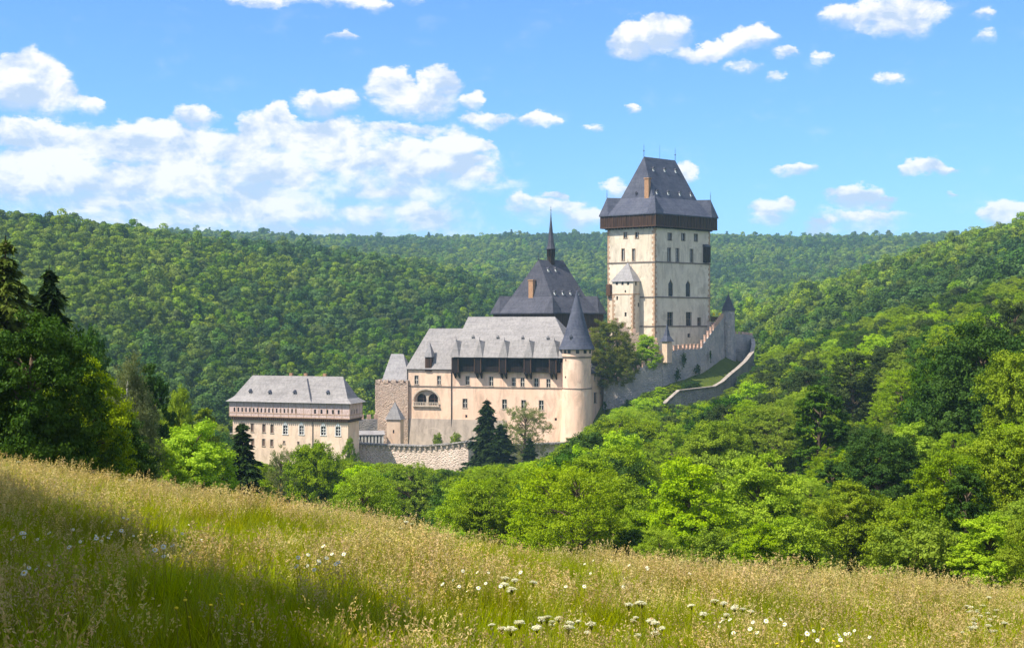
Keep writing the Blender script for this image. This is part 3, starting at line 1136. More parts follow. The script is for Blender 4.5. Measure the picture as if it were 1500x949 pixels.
# ------------------------------------------------------------------ church tower
def church_tower():
    ring = A, B, C, D = quad(809.5, 414, 38, 730, 42, 877)
    base = (A + B + C + D) / 4
    g = thing('church_tower', (base.x, base.y, -30), 'broad castle tower whose steep dark slate roof carries a thin needle spire', 'castle tower')
    zt = Zp(458, 414)
    mb = MB()
    mb.prism(ring, -38, zt - 4.6)
    mb.build('wall', 'palace_plaster', g)
    mb = MB()
    mb.prism(offset_ring(ring, 1.0), zt - 4.9, zt + .05)
    tg = mb.build('timber_gallery', 'gallery_planks', g)
    eave = offset_ring(ring, 1.6)
    brk = offset_ring(ring, -2.6)
    zbk, zr = Zp(434, 416), Zp(380, 424)
    mL, mR = (A + D) / 2, (B + C) / 2
    dd = (mR - mL).normalized()
    R0 = mL + dd * reach(mL, dd, 789)
    R1 = mL + dd * reach(mL, dd, 825)
    mb = MB()
    two_slope_roof(mb, eave, zt, brk, zbk, R0, R1, zr)
    peaks = [corner_peak(mb, eave, brk, i, zt, zbk, 3.6, 1.9) for i in range(4)]
    rf = mb.build('roof', 'dark_slate', g)
    lit = MB()
    d, n = out_n(A, B)
    dl, nl = out_n(D, A)
    zv = Vector((0, 0, zr))
    finial(rf, R0 + zv, 2.2, .16)
    for p in peaks:
        finial(rf, p, 1.6, .1)
    b0, b1, r1 = (Vector((brk[0].x, brk[0].y, zbk)), Vector((brk[1].x, brk[1].y, zbk)), Vector((R1.x, R1.y, zr)))
    for (x, y) in ((803.5, 397.5), (814.5, 397.5), (813, 431.5), (825, 431.5), (836, 431.5), (847, 431.5)):
        dormer(rf, plane_hit(b0, b1, r1, x, y), d, n, .6, .75, 1.0)
    b3, r0 = Vector((brk[3].x, brk[3].y, zbk)), Vector((R0.x, R0.y, zr))
    p = plane_hit(b3, b0, r0, 778, 436)
    c = p - nl * .4
    mb = MB()
    z0, z1 = Zp(440, c.y), Zp(411, c.y)
    mb.obox((c.x, c.y, (z0 + z1) / 2), dl, nl, 1.7, 1.3, z1 - z0)
    mb.obox((c.x, c.y, z1 + .1), dl, nl, 2.0, 1.6, .35)
    mb.build('chimney', 'brick', rf)
    # needle spire astride the ridge
    s = mL + dd * reach(mL, dd, 807)
    s = Vector((s.x, s.y, 0))
    Ys = s.y
    px = Ys / F
    lb = MB()
    lb.tube([s + Vector((0, 0, Zp(388, Ys))), s + Vector((0, 0, Zp(376, Ys)))], [6.0 * px, 5.6 * px], 8)
    lb.tube([s + Vector((0, 0, Zp(376.2, Ys))), s + Vector((0, 0, Zp(365, Ys)))], [3.9 * px, 3.9 * px], 8)
    for k in range(8):
        a = 2 * math.pi * k / 8
        q = s + Vector((math.cos(a), math.sin(a), 0)) * 5.3 * px
        lb.obox((q.x, q.y, Zp(370.5, Ys)), (1, 0, 0), (0, 1, 0), .32, .32, 11 * px)
    lan = lb.build('spire_lantern', 'dark_timber', g)
    sb = MB()
    prof = [(0, 365.2), (7.0, 365), (5.6, 361.5), (4.5, 356), (3.3, 345), (2.0, 331), (1.2, 323), (.55, 314), (.2, 307)]
    lathe(sb, s, [(r * px, Zp(y, Ys)) for r, y in prof], 8)
    sp = sb.build('spire', 'dark_slate', g)
    finial(sp, s + Vector((0, 0, Zp(313, Ys))), 2.4, .2)


church_tower()


# ------------------------------------------------------------------ palace with its round tower
PL = W(597, 408)
PRc = W(845, 391)
PD = (PRc - PL).normalized()
PN = Vector((PD.y, -PD.x, 0))


def pal(px, py, off=0.0):
    """(s along, z) on the palace front plane shifted outwards by off"""
    A = PL + PN * off
    t = reach(A, PD, px)
    return t, Zp(py, (A + PD * t).y)


def pp(s, v, z):
    p = PL + PD * s - PN * v
    return Vector((p.x, p.y, z))


def palace():
    base = pp(26, 7, -34)
    g = thing('palace', base, 'long sunlit beige castle palace with grey slate roof and dark timber gallery', 'castle palace')
    sA, zA = pal(661.5, 541)
    sE, _ = pal(838, 541)
    zc = pal(720, 567.3)[1]
    zb = -40.0
    top_l = zA
    top_m = pal(740, 530)[1]
    P, M, E = PL, PL + PD * sA, PL + PD * sE
    # --- left block
    hl = px_holes(P, M, [(610, 550, 562.5, 5.2), (643, 550.5, 563, 5.2)])
    aw0, aw1 = pal(606.5, 0)[0], pal(642.5, 0)[0]
    az0, az1 = pal(625, 594)[1], pal(625, 571)[1]
    mb = MB()
    wall_face(mb, P, M, zc - .1, top_l, hl, .4)
    wall_face(mb, P, M, zb, zc - .1, [(aw0, aw1, az0, az1)], 2.2)
    back = [pp(0, 14, 0), pp(sA, 14, 0)]
    wall_face(mb, back[0], P, zb, top_l)
    wall_face(mb, pp(sE, 14, 0), back[0], zb, top_l)
    mb.build('loggia_block_wall', 'loggia_plaster', g)
    for h in hl:
        window(g, P, M, h, depth=.4)
    # loggia: arched recess, two inner arches on a column, balustrade
    d, n = PD, PN
    wd, ht = aw1 - aw0, az1 - az0

    def lp(x, z, o):
        return P + d * (aw0 + x) + n * o + Vector((0, 0, az0 + z))
    mb = MB()
    for s in (0, 1):
        pts = []
        for k in range(11):
            a = math.pi / 2 * k / 10
            x = wd / 2 - wd / 2 * math.cos(a)
            z = ht * .35 + ht * .65 * math.sin(a)
            pts.append((x if s == 0 else wd - x, z))
        pts.append((0 if s == 0 else wd, ht))
        fr = [lp(x, z, -.02) for x, z in pts]
        mb.hexa(fr, [q - n * 1.5 for q in fr])
    lo = mb.build('loggia_arch', 'loggia_plaster', g)
    mb = MB()
    for k in range(16):          # raised pale archivolt
        a0, a1 = math.pi * k / 16, math.pi * (k + 1) / 16
        ring = [lp(wd / 2 - (wd / 2 + r) * math.cos(a), ht * .35 + (ht * .65 + r) * math.sin(a), .0) for a, r in ((a0, .02), (a1, .02), (a1, .42), (a0, .42))]
        mb.hexa([q - n * .1 for q in ring], [q + n * .08 for q in ring])
    mb.build('archivolt', 'stone_trim', lo)
    mb = MB()
    # inner screen wall with two arched openings
    cw = wd / 2
    for cx in (0, 1):
        x0 = .55 + cx * (cw - .25)
        x1 = x0 + cw - .85
        hw = (x1 - x0) / 2
        for s in (0, 1):
            pts = []
            for k in range(9):
                a = math.pi / 2 * k / 8
                x = hw - hw * math.cos(a)
                z = ht * .42 + hw * math.sin(a)
                pts.append((x0 + x if s == 0 else x1 - x, z))
            pts += [((x0 + x1) / 2, ht), (x0 if s == 0 else x1, ht)]
            fr = [lp(x, z, -.85) for x, z in pts]
            mb.hexa(fr, [q - n * .4 for q in fr])
    for x0, x1 in ((0, .55), (cw - .3, cw + .3), (wd - .55, wd)):
        fr = [lp(x0, 0, -.845), lp(x1, 0, -.845), lp(x1, ht, -.845), lp(x0, ht, -.845)]
        mb.hexa(fr, [q - n * .41 for q in fr])
    mb.build('inner_arcade', 'stone_trim', lo)
    mb = MB()
    mb.obox(lp(wd / 2, ht / 2, -2.1), d, n, wd, .1, ht)
    w = mb.build('loggia_window', 'glass', lo)
    mb = MB()
    for cx in (.28, .73):
        mb.obox(lp(wd * cx, ht * .45, -1.98), d, n, .14, .1, ht * .85)
        mb.obox(lp(wd * cx, ht * .42, -1.97), d, n, wd * .4, .1, .14)
    mb.build('glazing_grid', 'shutter', w)
    mb = MB()
    mb.obox(lp(wd / 2, -.15, .25), d, n, wd + .7, .7, .3)
    mb.obox(lp(wd / 2, .95, .4), d, n, wd + .5, .22, .16)
    for k in range(15):
        mb.obox(lp(.1 + (wd - .2) * k / 14, .42, .4), d, n, .2 if k % 7 else .32, .16, .95)
    mb.build('balustrade', 'stone_trim', g)
    # --- main block: wall above the course set back a little, flush wall below
    hm = px_holes(M, E, [(685, 551, 563.5, 5.4), (719.5, 552, 565, 5.4), (752.7, 553.5, 565.5, 5.4), (765.3, 553.5, 566, 5.4), (785.3, 554.5, 566.5, 5.4), (803.3, 555, 567, 5.4)])
    hb = px_holes(M, E, [(681, 584, 597, 6.4), (739, 585, 598.5, 6.4), (767, 586, 599, 6.4), (792.8, 586.5, 600, 6.4), (683, 607.5, 611.5, 3.2), (814, 612, 616, 3.4)])
    mb = MB()
    wall_face(mb, M, E, zc - .1, top_m, hm, .4)
    wall_face(mb, M, E, zb, zc - .1, hb, .4)
    wall_face(mb, E, pp(sE, 14, 0), zb, top_m)
    wall_face(mb, pp(sE, 14, 0), pp(sA, 14, 0), zb, top_m)
    wall_face(mb, pp(sA, 14, 0), M, top_l - .5, top_m)
    mb.build('wall', 'palace_plaster', g)
    for h in hm:
        window(g, M, E, h, depth=.4)
    for i, h in enumerate(hb):
        window(g, M, E, h, depth=.4, frame=i < 4)
    # darker battered footing of bare masonry
    mb = MB()
    s1 = pal(742, 0)[0]
    z_a, z_b = pal(600, 612.5)[1], pal(720, 615)[1]
    bot = [pp(-.15, -.9, zb), pp(s1, -.9, zb), pp(s1, .2, zb), pp(-.15, .2, zb)]
    tp = [pp(-.15, -.14, z_a), pp(s1, -.14, z_b), pp(s1, .2, z_b), pp(-.15, .2, z_a)]
    mb.hexa(bot, tp)
    mb.build('wall_footing', 'wall_base', g)
    mb = MB()
    course(mb, P, M, zc, .34, .14, 0)
    course(mb, M + PD * .14, E, zc, .34, .14, 0)
    course(mb, P, M, top_l - .1, .3, .3, .1)
    mb.build('string_course', 'dark_trim', g)
    mb = MB()
    mb.tube([pp(sA, -.16, top_l), pp(sA, -.16, pal(661.5, 634)[1])], [.14, .14], 8)
    mb.build('downpipe', 'iron', g)
    mb = MB()
    mb.tube([pp(.0, -.16, top_l), pp(.0, -.16, pal(597, 640)[1])], [.11, .11], 8)
    mb.build('downpipe', 'iron', g)
    # --- left roof
    zl = Zp(481, 415)
    ev = [pp(-.5, -.6, top_l), pp(sA + 2, -.6, top_l), pp(sA + 2, 14.6, top_l), pp(-.5, 14.6, top_l)]
    r0 = pp(0, 7, zl)
    s0 = reach(pp(0, 7, 0), PD, 629)
    r0 = pp(s0, 7, zl)
    r1 = pp(sA + 8, 7, zl)
    mb = MB()
    ev2 = [pp(-.5, -.6, top_l), pp(sA + 8, -.6, top_l), pp(sA + 8, 14.6, top_l), pp(-.5, 14.6, top_l)]
    mb.poly([ev2[0], ev2[1], r1, r0])
    mb.poly([ev2[2], ev2[3], r0, r1])
    mb.poly([ev2[3], ev2[0], r0])
    mb.poly([ev2[1], ev2[2], r1])
    mb.poly(list(reversed(ev2)))
    lr = mb.build('loggia_block_roof', 'light_slate', g)
    finial(lr, r0, 1.5, .1)
    # --- main roof: steep upper part, flared skirt over the gallery
    sO, zO = pal(664, 523, 1.5)
    s_e = pal(826, 0, 1.5)[0]
    zb1 = Zp(497, 398)
    zr = Zp(464, 405)
    ea = [pp(sO - .3, -2.4, zO), pp(s_e, -2.4, zO), pp(s_e, 15, zO), pp(sO - .3, 15, zO)]
    br = [pp(sO + .5, .9, zb1), pp(s_e - .2, .9, zb1), pp(s_e - .2, 13, zb1), pp(sO + .5, 13, zb1)]
    ra = pp(reach(pp(0, 7, 0), PD, 686), 7, zr)
    rb = pp(reach(pp(0, 7, 0), PD, 813), 7, zr)
    mb = MB()
    for i in range(4):
        j = (i + 1) % 4
        mb.poly([ea[i], ea[j], br[j], br[i]])
    mb.poly([br[0], br[1], rb, ra])
    mb.poly([br[1], br[2], rb])
    mb.poly([br[2], br[3], ra, rb])
    mb.poly([br[3], br[0], ra])
    mb.poly(list(reversed(ea)))
    # pointed little roofs rising from the eaves above the gallery posts
    spikes = []
    for x in (666.5, 701, 737.5, 774, 811):
        s = pal(x, 0, 2.0)[0]
        k = 1.45
        ap = pp(s, -1.15, Zp(497, 399) - .2)
        tri = [pp(s - k, -2.5, zO + .03), pp(s + k, -2.5, zO + .03), pp(s + k * .8, .5, zb1 - .6), pp(s - k * .8, .5, zb1 - .6)]
        i = len(mb.v)
        mb.v += tri + [ap]
        mb.f += [(i, i + 1, i + 4), (i + 1, i + 2, i + 4), (i + 2, i + 3, i + 4), (i + 3, i, i + 4), (i + 3, i + 2, i + 1, i)]
        spikes.append(ap)
    rf = mb.build('roof', 'light_slate', g)
    for p in spikes:
        finial(rf, p, .9, .07)
    finial(rf, ra, 1.6, .1)
    finial(rf, rb, 1.6, .1)
    nrm = PN
    for x, y in ((692.5, 496), (728.7, 496.5), (765.3, 497), (802.3, 497.5)):
        q = plane_hit(br[0], br[1], rb, x, y)
        dormer(rf, q, PD, PN, .62, .5, 1.0, wall='grey_slate', roof='grey_slate')
    # --- dark timber gallery
    zg0 = pal(740, 545, 1.4)[1]
    sg1 = pal(819.5, 0, 1.4)[0]
    mb = MB()
    mb.hexa([pp(sO, -1.0, zg0), pp(sg1, -1.0, zg0), pp(sg1, .15, zg0), pp(sO, .15, zg0)], [pp(sO, -1.0, zO - .02), pp(sg1, -1.0, zO - .02), pp(sg1, .15, zO - .02), pp(sO, .15, zO - .02)])
    gal = mb.build('timber_gallery', 'dark_planks', g)
    for x in (667, 700, 736.5, 773, 810):
        s = pal(x, 0, 1.8)[0]
        c = pp(s, -1.5, 0)
        mb = MB()
        mb.obox((c.x, c.y, (zO + zg0) / 2 - .25), PD, PN, 2.1, 1.1, zO - zg0 + .3)
        bay = mb.build('gallery_bay', 'dark_planks', gal)
        mb = MB()
        for q in (-1.0, 1.0):
            c2 = pp(s + q, -2.08, 0)
            mb.obox((c2.x, c2.y, (zO + zg0) / 2 - .2), PD, PN, .2, .12, zO - zg0)
        mb.build('corner_post', 'mid_timber', bay)
    mb = MB()
    for x in (668, 700.5, 736.8, 773, 810):
        s = pal(x, 0, 1.4)[0]
        for q in (-.65, .65):
            a = pp(s + q, -1.9, zg0 - .35)
            b = pp(s + q, .1, zg0 - .35)
            c = pp(s + q, .1, zg0 - 2.1)
            mb.hexa([a - PD * .2, b - PD * .2, c - PD * .2], [a + PD * .2, b + PD * .2, c + PD * .2])
    mb.build('bracket', 'dark_timber', gal)
    # --- oriel with a pointed cap on the left roof
    so, zo = pal(627, 541, .5)
    zc1, za = pal(627, 523, .7)[1], pal(627, 500, .7)[1]
    mb = MB()
    c = pp(so, .9, 0)
    mb.obox((c.x, c.y, (zo + zc1) / 2 - .3), PD, PN, 2.0, 2.6, zc1 - zo + .6)
    o = mb.build('oriel', 'gallery_planks', g)
    mb = MB()
    rg = [pp(so - 1.25, -.65, 0), pp(so + 1.25, -.65, 0), pp(so + 1.25, 2.6, 0), pp(so - 1.25, 2.6, 0)]
    mb.cone(rg, zc1, pp(so, .7, za))
    mb.build('oriel_roof', 'grey_slate', o)


palace()


def round_tower():
    c = PRc
    g = thing('round_tower', (c.x, c.y, -34), 'round plastered corner tower with tall pointed slate cone beside the palace', 'castle tower')
    px = c.y / F
    r = 20.8 * px
    zt = Zp(512, c.y - r)
    zc = Zp(569.5, c.y - r)
    mb = MB()
    lathe(mb, c, [(r + 1.1, -42), (r + .75, Zp(645, c.y)), (r + .12, zc - .2), (r, zc), (r, Zp(523, c.y - r)), (r + .22, Zp(522, c.y - r)), (r + .22, zt)], 56)
    mb.build('wall', 'palace_plaster', g, smooth=False)
    for z in (zc, Zp(523.5, c.y - r)):
        mb = MB()
        lathe(mb, c, [(r, z - .17), (r + .22, z - .12), (r + .22, z + .12), (r, z + .17)], 56)
        mb.build('string_course', 'dark_trim', g)
    mb = MB()
    # dark embrasures under the eaves
    for x in (827.5, 833, 845, 856, 863.5):
        a = math.asin(max(-1, min(1, (x - 845) * px / (r + .2))))
        p = c + Vector((math.sin(a), -math.cos(a), 0)) * (r + .16)
        dd = Vector((math.cos(a), math.sin(a), 0))
        nn = Vector((math.sin(a), -math.cos(a), 0))
        w = MB()
        w.obox((p.x, p.y, zt - .62), dd, nn, .95, .2, 1.0)
        w.build('window', 'glass', g)
    for x, y in ((828.5, 527.5), (828, 552.5)):
        a = math.asin((x - 845) * px / r)
        nn = Vector((math.sin(a), -math.cos(a), 0))
        p = c + nn * (r - .02)
        w = MB()
        w.obox((p.x, p.y, Zp(y, c.y - r)), Vector((math.cos(a), math.sin(a), 0)), nn, .4, .2, .5)
        w.build('window', 'glass', g)
    mb = MB()
    prof = [(0, zt + .05), (26.5 * px, zt), (26.5 * px, zt + .15), (22.5 * px, Zp(502, c.y)), (18.5 * px, Zp(491, c.y)), (13.5 * px, Zp(474, c.y)), (7.5 * px, Zp(452, c.y)), (2.6 * px, Zp(434, c.y)), (.12, Zp(425, c.y))]
    lathe(mb, c, prof, 48)
    rf = mb.build('cone_roof', 'blue_slate', g)
    finial(rf, c + Vector((0, 0, Zp(427, c.y))), 2.6, .22)
    a = R(-28)
    nn = Vector((math.sin(a), -math.cos(a), 0))
    dormer(rf, c + nn * 20.0 * px + Vector((0, 0, Zp(500, c.y))), Vector((math.cos(a), math.sin(a), 0)), nn, .7, 1.3, 1.4, wall='blue_slate', roof='blue_slate')


round_tower()


def palace_wing():
    A = W(861, 393.5)
    b = 66
    d = Vector((math.cos(R(b)), math.sin(R(b)), 0))
    n = Vector((d.y, -d.x, 0))
    L = reach(A, d, 889.5)
    B = A + d * L
    C, D = B - n * 9, A - n * 9
    g = thing('palace_wing', ((A.x + C.x) / 2, (A.y + C.y) / 2, -32), 'shaded side wing with low lean-to slate roof just behind the round tower', 'castle wing')
    zt = Zp(545, B.y)
    h = px_holes(A, B, [(871.5, 547, 557, 2.2), (882, 545.5, 555, 2.2), (872, 575, 590, 4), (880, 573, 577, 2)])
    mb = MB()
    wall_face(mb, A, B, -40, zt, h, .35)
    wall_face(mb, B, C, -40, zt)
    wall_face(mb, C, D, -40, zt)
    mb.build('wall', 'palace_plaster', g)
    for q in h:
        window(g, A, B, q, depth=.35, cross=None, fw=.12)
    mb = MB()
    e = .5
    zt2 = Zp(508, A.y)
    ra = [A + n * e - d * .2, B + n * e + d * e, C + d * e, D - d * .2]
    mb.hexa([Vector((q.x, q.y, zt)) for q in ra], [Vector((ra[0].x, ra[0].y, zt + .2)), Vector((ra[1].x, ra[1].y, zt + .2)), Vector((C.x, C.y, zt2 + 1)) - d * 5, Vector((D.x, D.y, zt2 + 1))])
    rf = mb.build('roof', 'dark_slate', g)
    p = A + d * (L * .42) - n * 1.3
    dormer(rf, Vector((p.x, p.y, zt + 1.2)), d, n, .7, .9, 1.5)


palace_wing()


# ------------------------------------------------------------------ rough stone tower and small gate turret left of the palace
def stone_tower():
    ring = A, B, C, D = quad(597.5, 407, 12, 549.5, 78, 600)
    C = B - PN * 10
    d, n = out_n(D, A)
    C, B = A - n * 11, A - n * 11
    ring = [A, A - n * 11, D - n * 11, D]
    g = thing('stone_tower', ((A.x + D.x) / 2, A.y + 5, -34), 'rough reddish stone tower with truncated slate pyramid roof left of the palace', 'castle tower')
    zt = Zp(561, 408)
    mb = MB()
    mb.prism(ring, -44, zt)
    mb.build('wall', 'warm_rubble', g)
    mb = MB()
    for P, Q in ((D, A), (ring[1], ring[2]), (ring[2], D), (A, ring[1])):
        crenels(mb, P, Q, zt, 1.5, .9, .9, .7, start=.1)
    mb.build('battlement', 'warm_rubble', g)
    mb = MB()
    c0 = D + d * reach(D, d, 553) - n * 1.0
    zr = Zp(518.5, 412)
    ze = Zp(558, 409)
    q0 = D + d * reach(D, d, 559) - n * .7
    q1 = D + d * reach(D, d, 598) - n * .7
    rg = [q0, q1, q1 - n * 9, q0 - n * 9]
    mb.prism(offset_ring(rg, -.3), zt - .3, ze + .05)
    mb.build('roof_base', 'warm_rubble', g)
    mb = MB()
    m0, m1 = q0 - n * 4.5, q0 - n * 4.5
    ra = m0 + d * reach(m0, d, 573)
    rb = m0 + d * reach(m0, d, 591)
    e = [Vector((p.x, p.y, ze)) for p in offset_ring(rg, .15)]
    e = [e[0], e[1], e[2], e[3]]
    a, b = Vector((ra.x, ra.y, zr)), Vector((rb.x, rb.y, zr))
    # ring order starts at the left front corner here
    mb.poly([e[0], e[1], b, a])
    mb.poly([e[1], e[2], b])
    mb.poly([e[2], e[3], a, b])
    mb.poly([e[3], e[0], a])
    mb.poly(list(reversed(e)))
    rf = mb.build('roof', 'grey_slate', g)
    finial(rf, a, 1.2, .08)
    finial(rf, b, 1.2, .08)


stone_tower()


def gate_turret():
    ring = A, B, C, D = quad(586.5, 394, 14, 566.5, 60, 591.5)
    g = thing('gate_turret', ((A.x + C.x) / 2, (A.y + C.y) / 2, -36), 'small square beige turret with pointed slate cap below the loggia', 'castle turret')
    zt = Zp(614.5, 394)
    h = px_holes(D, A, [(576.5, 629.5, 634.5, 2.2)])
    mb = MB()
    wall_face(mb, D, A, -44, zt, h, .3)
    for P, Q in ((A, B), (B, C), (C, D)):
        wall_face(mb, P, Q, -44, zt)
    mb.build('wall', 'turret_plaster', g)
    window(g, D, A, h[0], depth=.3, frame=False)
    c = (A + B + C + D) / 4
    mb = MB()
    ap = W(578.5, c.y)
    mb.cone(offset_ring(ring, .35), zt, (ap.x, c.y, Zp(588, c.y)))
    rf = mb.build('roof', 'grey_slate', g)
    finial(rf, (ap.x, c.y, Zp(588.5, c.y)), .9, .08)


gate_turret()


# ------------------------------------------------------------------ burgrave's house
def burgrave_house():
    A = W(510, 376)
    a, b = 20, 76
    ring = A, B, C, D = quad(510, 376, a, 341, b, 526)
    g = thing('gatehouse', ((A.x + D.x) / 2, A.y + 8, -38), 'long gatehouse with hipped grey roof over a pinkish half-timbered upper floor', 'castle building')
    d, n = out_n(D, A)
    zt = Zp(613, 380)
    L = (A - D).length
    zb = -50
    items = [(369.5, 620, 632, 4), (386.5, 621, 633, 4.4), (398.5, 621.5, 634, 4.4), (370, 642, 652, 4), (386, 642.5, 653, 4), (398, 643.5, 653.5, 4), (357, 619.5, 631, 3.6), (416, 645.5, 649.5, 2.6), (437, 646.5, 651, 2.6)]
    big = [(418, 623, 635.5, 6.6), (441.7, 623.5, 636, 6.6), (473.7, 624.5, 637, 7), (495.2, 625, 637.8, 7)]
    hs, hb = px_holes(D, A, items), px_holes(D, A, big)
    mb = MB()
    wall_face(mb, D, A, zb, zt, hs + hb, .35)
    for P, Q in ((A, B), (B, C), (C, D)):
        wall_face(mb, P, Q, zb, zt)
    mb.build('wall', 'house_plaster', g)
    for h in hs:
        window(g, D, A, h, depth=.35, pane='shutter', cross=(1, 2) if h[3] - h[2] > 1.5 else None, fw=.14, frame_mat='shutter')
    for h in hb:
        w = window(g, D, A, h, depth=.35, fw=.2, cross=(1, 3), trim='white_paint', frame_mat='white_paint')
        mb = MB()     # pointed hood over the window
        u = (h[0] + h[1]) / 2
        q = [D + d * (u + x) + Vector((0, 0, h[3] + z)) for x, z in ((-.75, .2), (.75, .2), (.42, .65), (0, 1.15), (-.42, .65))]
        mb.hexa([v + n * .03 for v in q], [v + n * .12 for v in q])
        mb.build('hood_mould', 'white_paint', w)
    # jettied upper storey
    zj0, zj1 = zt + .1, Zp(590, 378)
    up = offset_ring(ring, .75)
    uh = [(343.5 + 5.62 * i, 596.5 + .12 * i, 602 + .12 * i, 2.4) for i in range(17)] + [(461.5 + 8.4 * i + (1 if i else 0), 599.2 + .2 * i, 605 + .2 * i, 3.0) for i in range(5)]
    hh = [(h[0], h[1], zj0 + 1.35, zj0 + 2.55) for h in px_holes(up[3], up[0], uh)]
    rh = [(h[0], h[1], zj0 + 1.35, zj0 + 2.55) for h in px_holes(up[0], up[1], [(515.5, 0, 1, 1.3), (519, 0, 1, 1.3), (523, 0, 1, 1.3)])]
    mb = MB()
    wall_face(mb, up[3], up[0], zj0, zj1, hh, .25)
    wall_face(mb, up[0], up[1], zj0, zj1, rh, .25)
    wall_face(mb, up[1], up[2], zj0, zj1)
    wall_face(mb, up[2], up[3], zj0, zj1)
    mb.poly([(p.x, p.y, zj0) for p in up])
    us = mb.build('upper_storey', 'half_timber', g)
    for h in hh:
        window(us, up[3], up[0], h, depth=.25, frame=False)
    for h in rh:
        window(us, up[0], up[1], h, depth=.25, frame=False)
    mb = MB()
    for P, Q in ((up[3], up[0]), (up[0], up[1])):
        dd, nn = out_n(P, Q)
        LL = (Q - P).length
        for z in (zj0 + .15, zj0 + 1.12):
            c = (P + Q) / 2 + nn * .015
            mb.obox((c.x, c.y, z), dd, nn, LL, .07, .2)
        k = int(LL / 2.25)
        for i in range(k + 1):
            c = P + dd * (LL * i / k) + nn * .02
            mb.obox((c.x, c.y, (zj0 + zj1) / 2), dd, nn, .13, .06, zj1 - zj0 - .1)
    mb.build('timber_framing', 'quoin_stone', us)
    mb = MB()
    mid = offset_ring(ring, .3)
    for P, Q in ((mid[3], mid[0]), (mid[0], mid[1])):
        dd, nn = out_n(P, Q)
        LL = (Q - P).length
        k = int(LL / .62)
        for i in range(k):
            c = P + dd * (LL * (i + .5) / k) + nn * .0
            mb.obox((c.x, c.y, zj0 - .42), dd, nn, .24, .9, .85)
        c = (P + Q) / 2 + nn * .42
        mb.obox((c.x, c.y, zj0 + .02), dd, nn, LL + .8, .14, .3)
    mb.build('corbel', 'mid_timber', g)
    # roof with its parting wall
    ev = offset_ring(ring, 1.6)
    ze = zj1 - .05
    zr = Zp(551, 384)
    mL = (A + B) / 2
    mid0 = (D + C) / 2
    dd = (mL - mid0).normalized()
    r0 = mid0 + dd * reach(mid0, dd, 370)
    r1 = mid0 + dd * reach(mid0, dd, 502.5)
    e = [Vector((p.x, p.y, ze)) for p in ev]
    br = [Vector((p.x, p.y, ze + 1.35)) for p in offset_ring(ring, -.3)]
    a, b = Vector((r0.x, r0.y, zr)), Vector((r1.x, r1.y, zr))
    mb = MB()
    for i in range(4):
        j = (i + 1) % 4
        mb.poly([e[i], e[j], br[j], br[i]])
    mb.poly([br[3], br[0], b, a])
    mb.poly([br[0], br[1], b])
    mb.poly([br[1], br[2], a, b])
    mb.poly([br[2], br[3], a])
    mb.poly(list(reversed(e)))
    rf = mb.build('roof', 'light_slate', g)
    finial(rf, a, 1.6, .1)
    finial(rf, b, 1.6, .1)
    for x, y in ((366.5, 576), (395, 577.5), (431.5, 577.5), (480, 578)):
        dormer(rf, plane_hit(br[3], br[0], b, x, y), d, n, .75, .55, 1.2, wall='grey_slate', roof='blue_slate')
    # dark rib where the two roof halves meet
    t0 = plane_hit(br[3], br[0], b, 450.5, 555)
    t1 = plane_hit(br[3], br[0], b, 456, 585)
    t2 = plane_hit(br[3], br[0], b, 458, 590)
    mb = MB()
    mb.tube([t0 + n * .1, t1 + n * .1, t2 + n * .6], [.22, .26, .26], 6)
    mb.build('valley_gutter', 'dark_slate', rf)
    mb = MB()
    q = plane_hit(br[3], br[0], b, 457, 613)
    p, _, _ = hit(D, A, 458.3, 0)
    c = p + n * .1
    mb.tube([(c.x, c.y, zb), (c.x, c.y, zt - .9)], [.12, .12], 8)
    mb.build('downpipe', 'iron', g)
    for x in (424.5, 446, 474):
        c = mid0 + dd * reach(mid0, dd, x) - n * .8
        mb = MB()
        mb.obox((c.x, c.y, zr - .1), d, n, .9, .8, 1.7)
        mb.build('chimney', 'brick', rf)


burgrave_house()


def gate_shed():
    A = W(562, 394)
    D = W(524, 393)
    d, n = out_n(D, A)
    g = thing('gate_passage', ((A.x + D.x) / 2, A.y + 2, -38), 'low covered passage on pale posts between gatehouse and small turret', 'castle passage')
    z0 = Zp(652, 386)
    z1 = Zp(640.5, 386)
    mb = MB()
    L = (A - D).length
    ring = [D - n * .6, A - n * .6, A - n * 4, D - n * 4]
    mb.prism(ring, z0 - 8, z1)
    mb.build('back_wall', 'grey_rubble', g)
    for k in range(8):
        mb = MB()
        c = D + d * (.3 + (L - .6) * k / 7)
        mb.obox((c.x, c.y, (z0 + z1) / 2 - .2), d, n, .55, .45, z1 - z0)
        mb.build('post', 'white_frame', g)
    mb = MB()
    rr = offset_ring([D, A, A - n * 4, D - n * 4], .35)
    mb.hexa([Vector((p.x, p.y, z1)) for p in rr], [Vector((p.x, p.y, z1 + (.2 if i < 2 else 1.0))) for i, p in enumerate(rr)])
    mb.build('roof', 'grey_slate', g)
    # darker wall with merlons closing the courtyard behind
    A2, D2 = W(553, 403), W(524, 402)
    g2 = thing('courtyard_wall', ((A2.x + D2.x) / 2, A2.y, -38), 'short crenellated wall between gatehouse roof and rough stone tower', 'castle wall')
    d2, n2 = out_n(D2, A2)
    zt = Zp(615, 399)
    mb = MB()
    mb.prism([D2, A2, A2 - n2 * 1.5, D2 - n2 * 1.5], -44, zt)
    mb.build('wall', 'grey_rubble', g2)
    for k in range(3):
        mb = MB()
        c = D2 + d2 * (1.2 + k * 2.1) - n2 * .5
        mb.obox((c.x, c.y, zt + .5), d2, n2, 1.1, .9, 1.6)
        mb.build('merlon', 'merlon_brick', g2)


gate_shed()


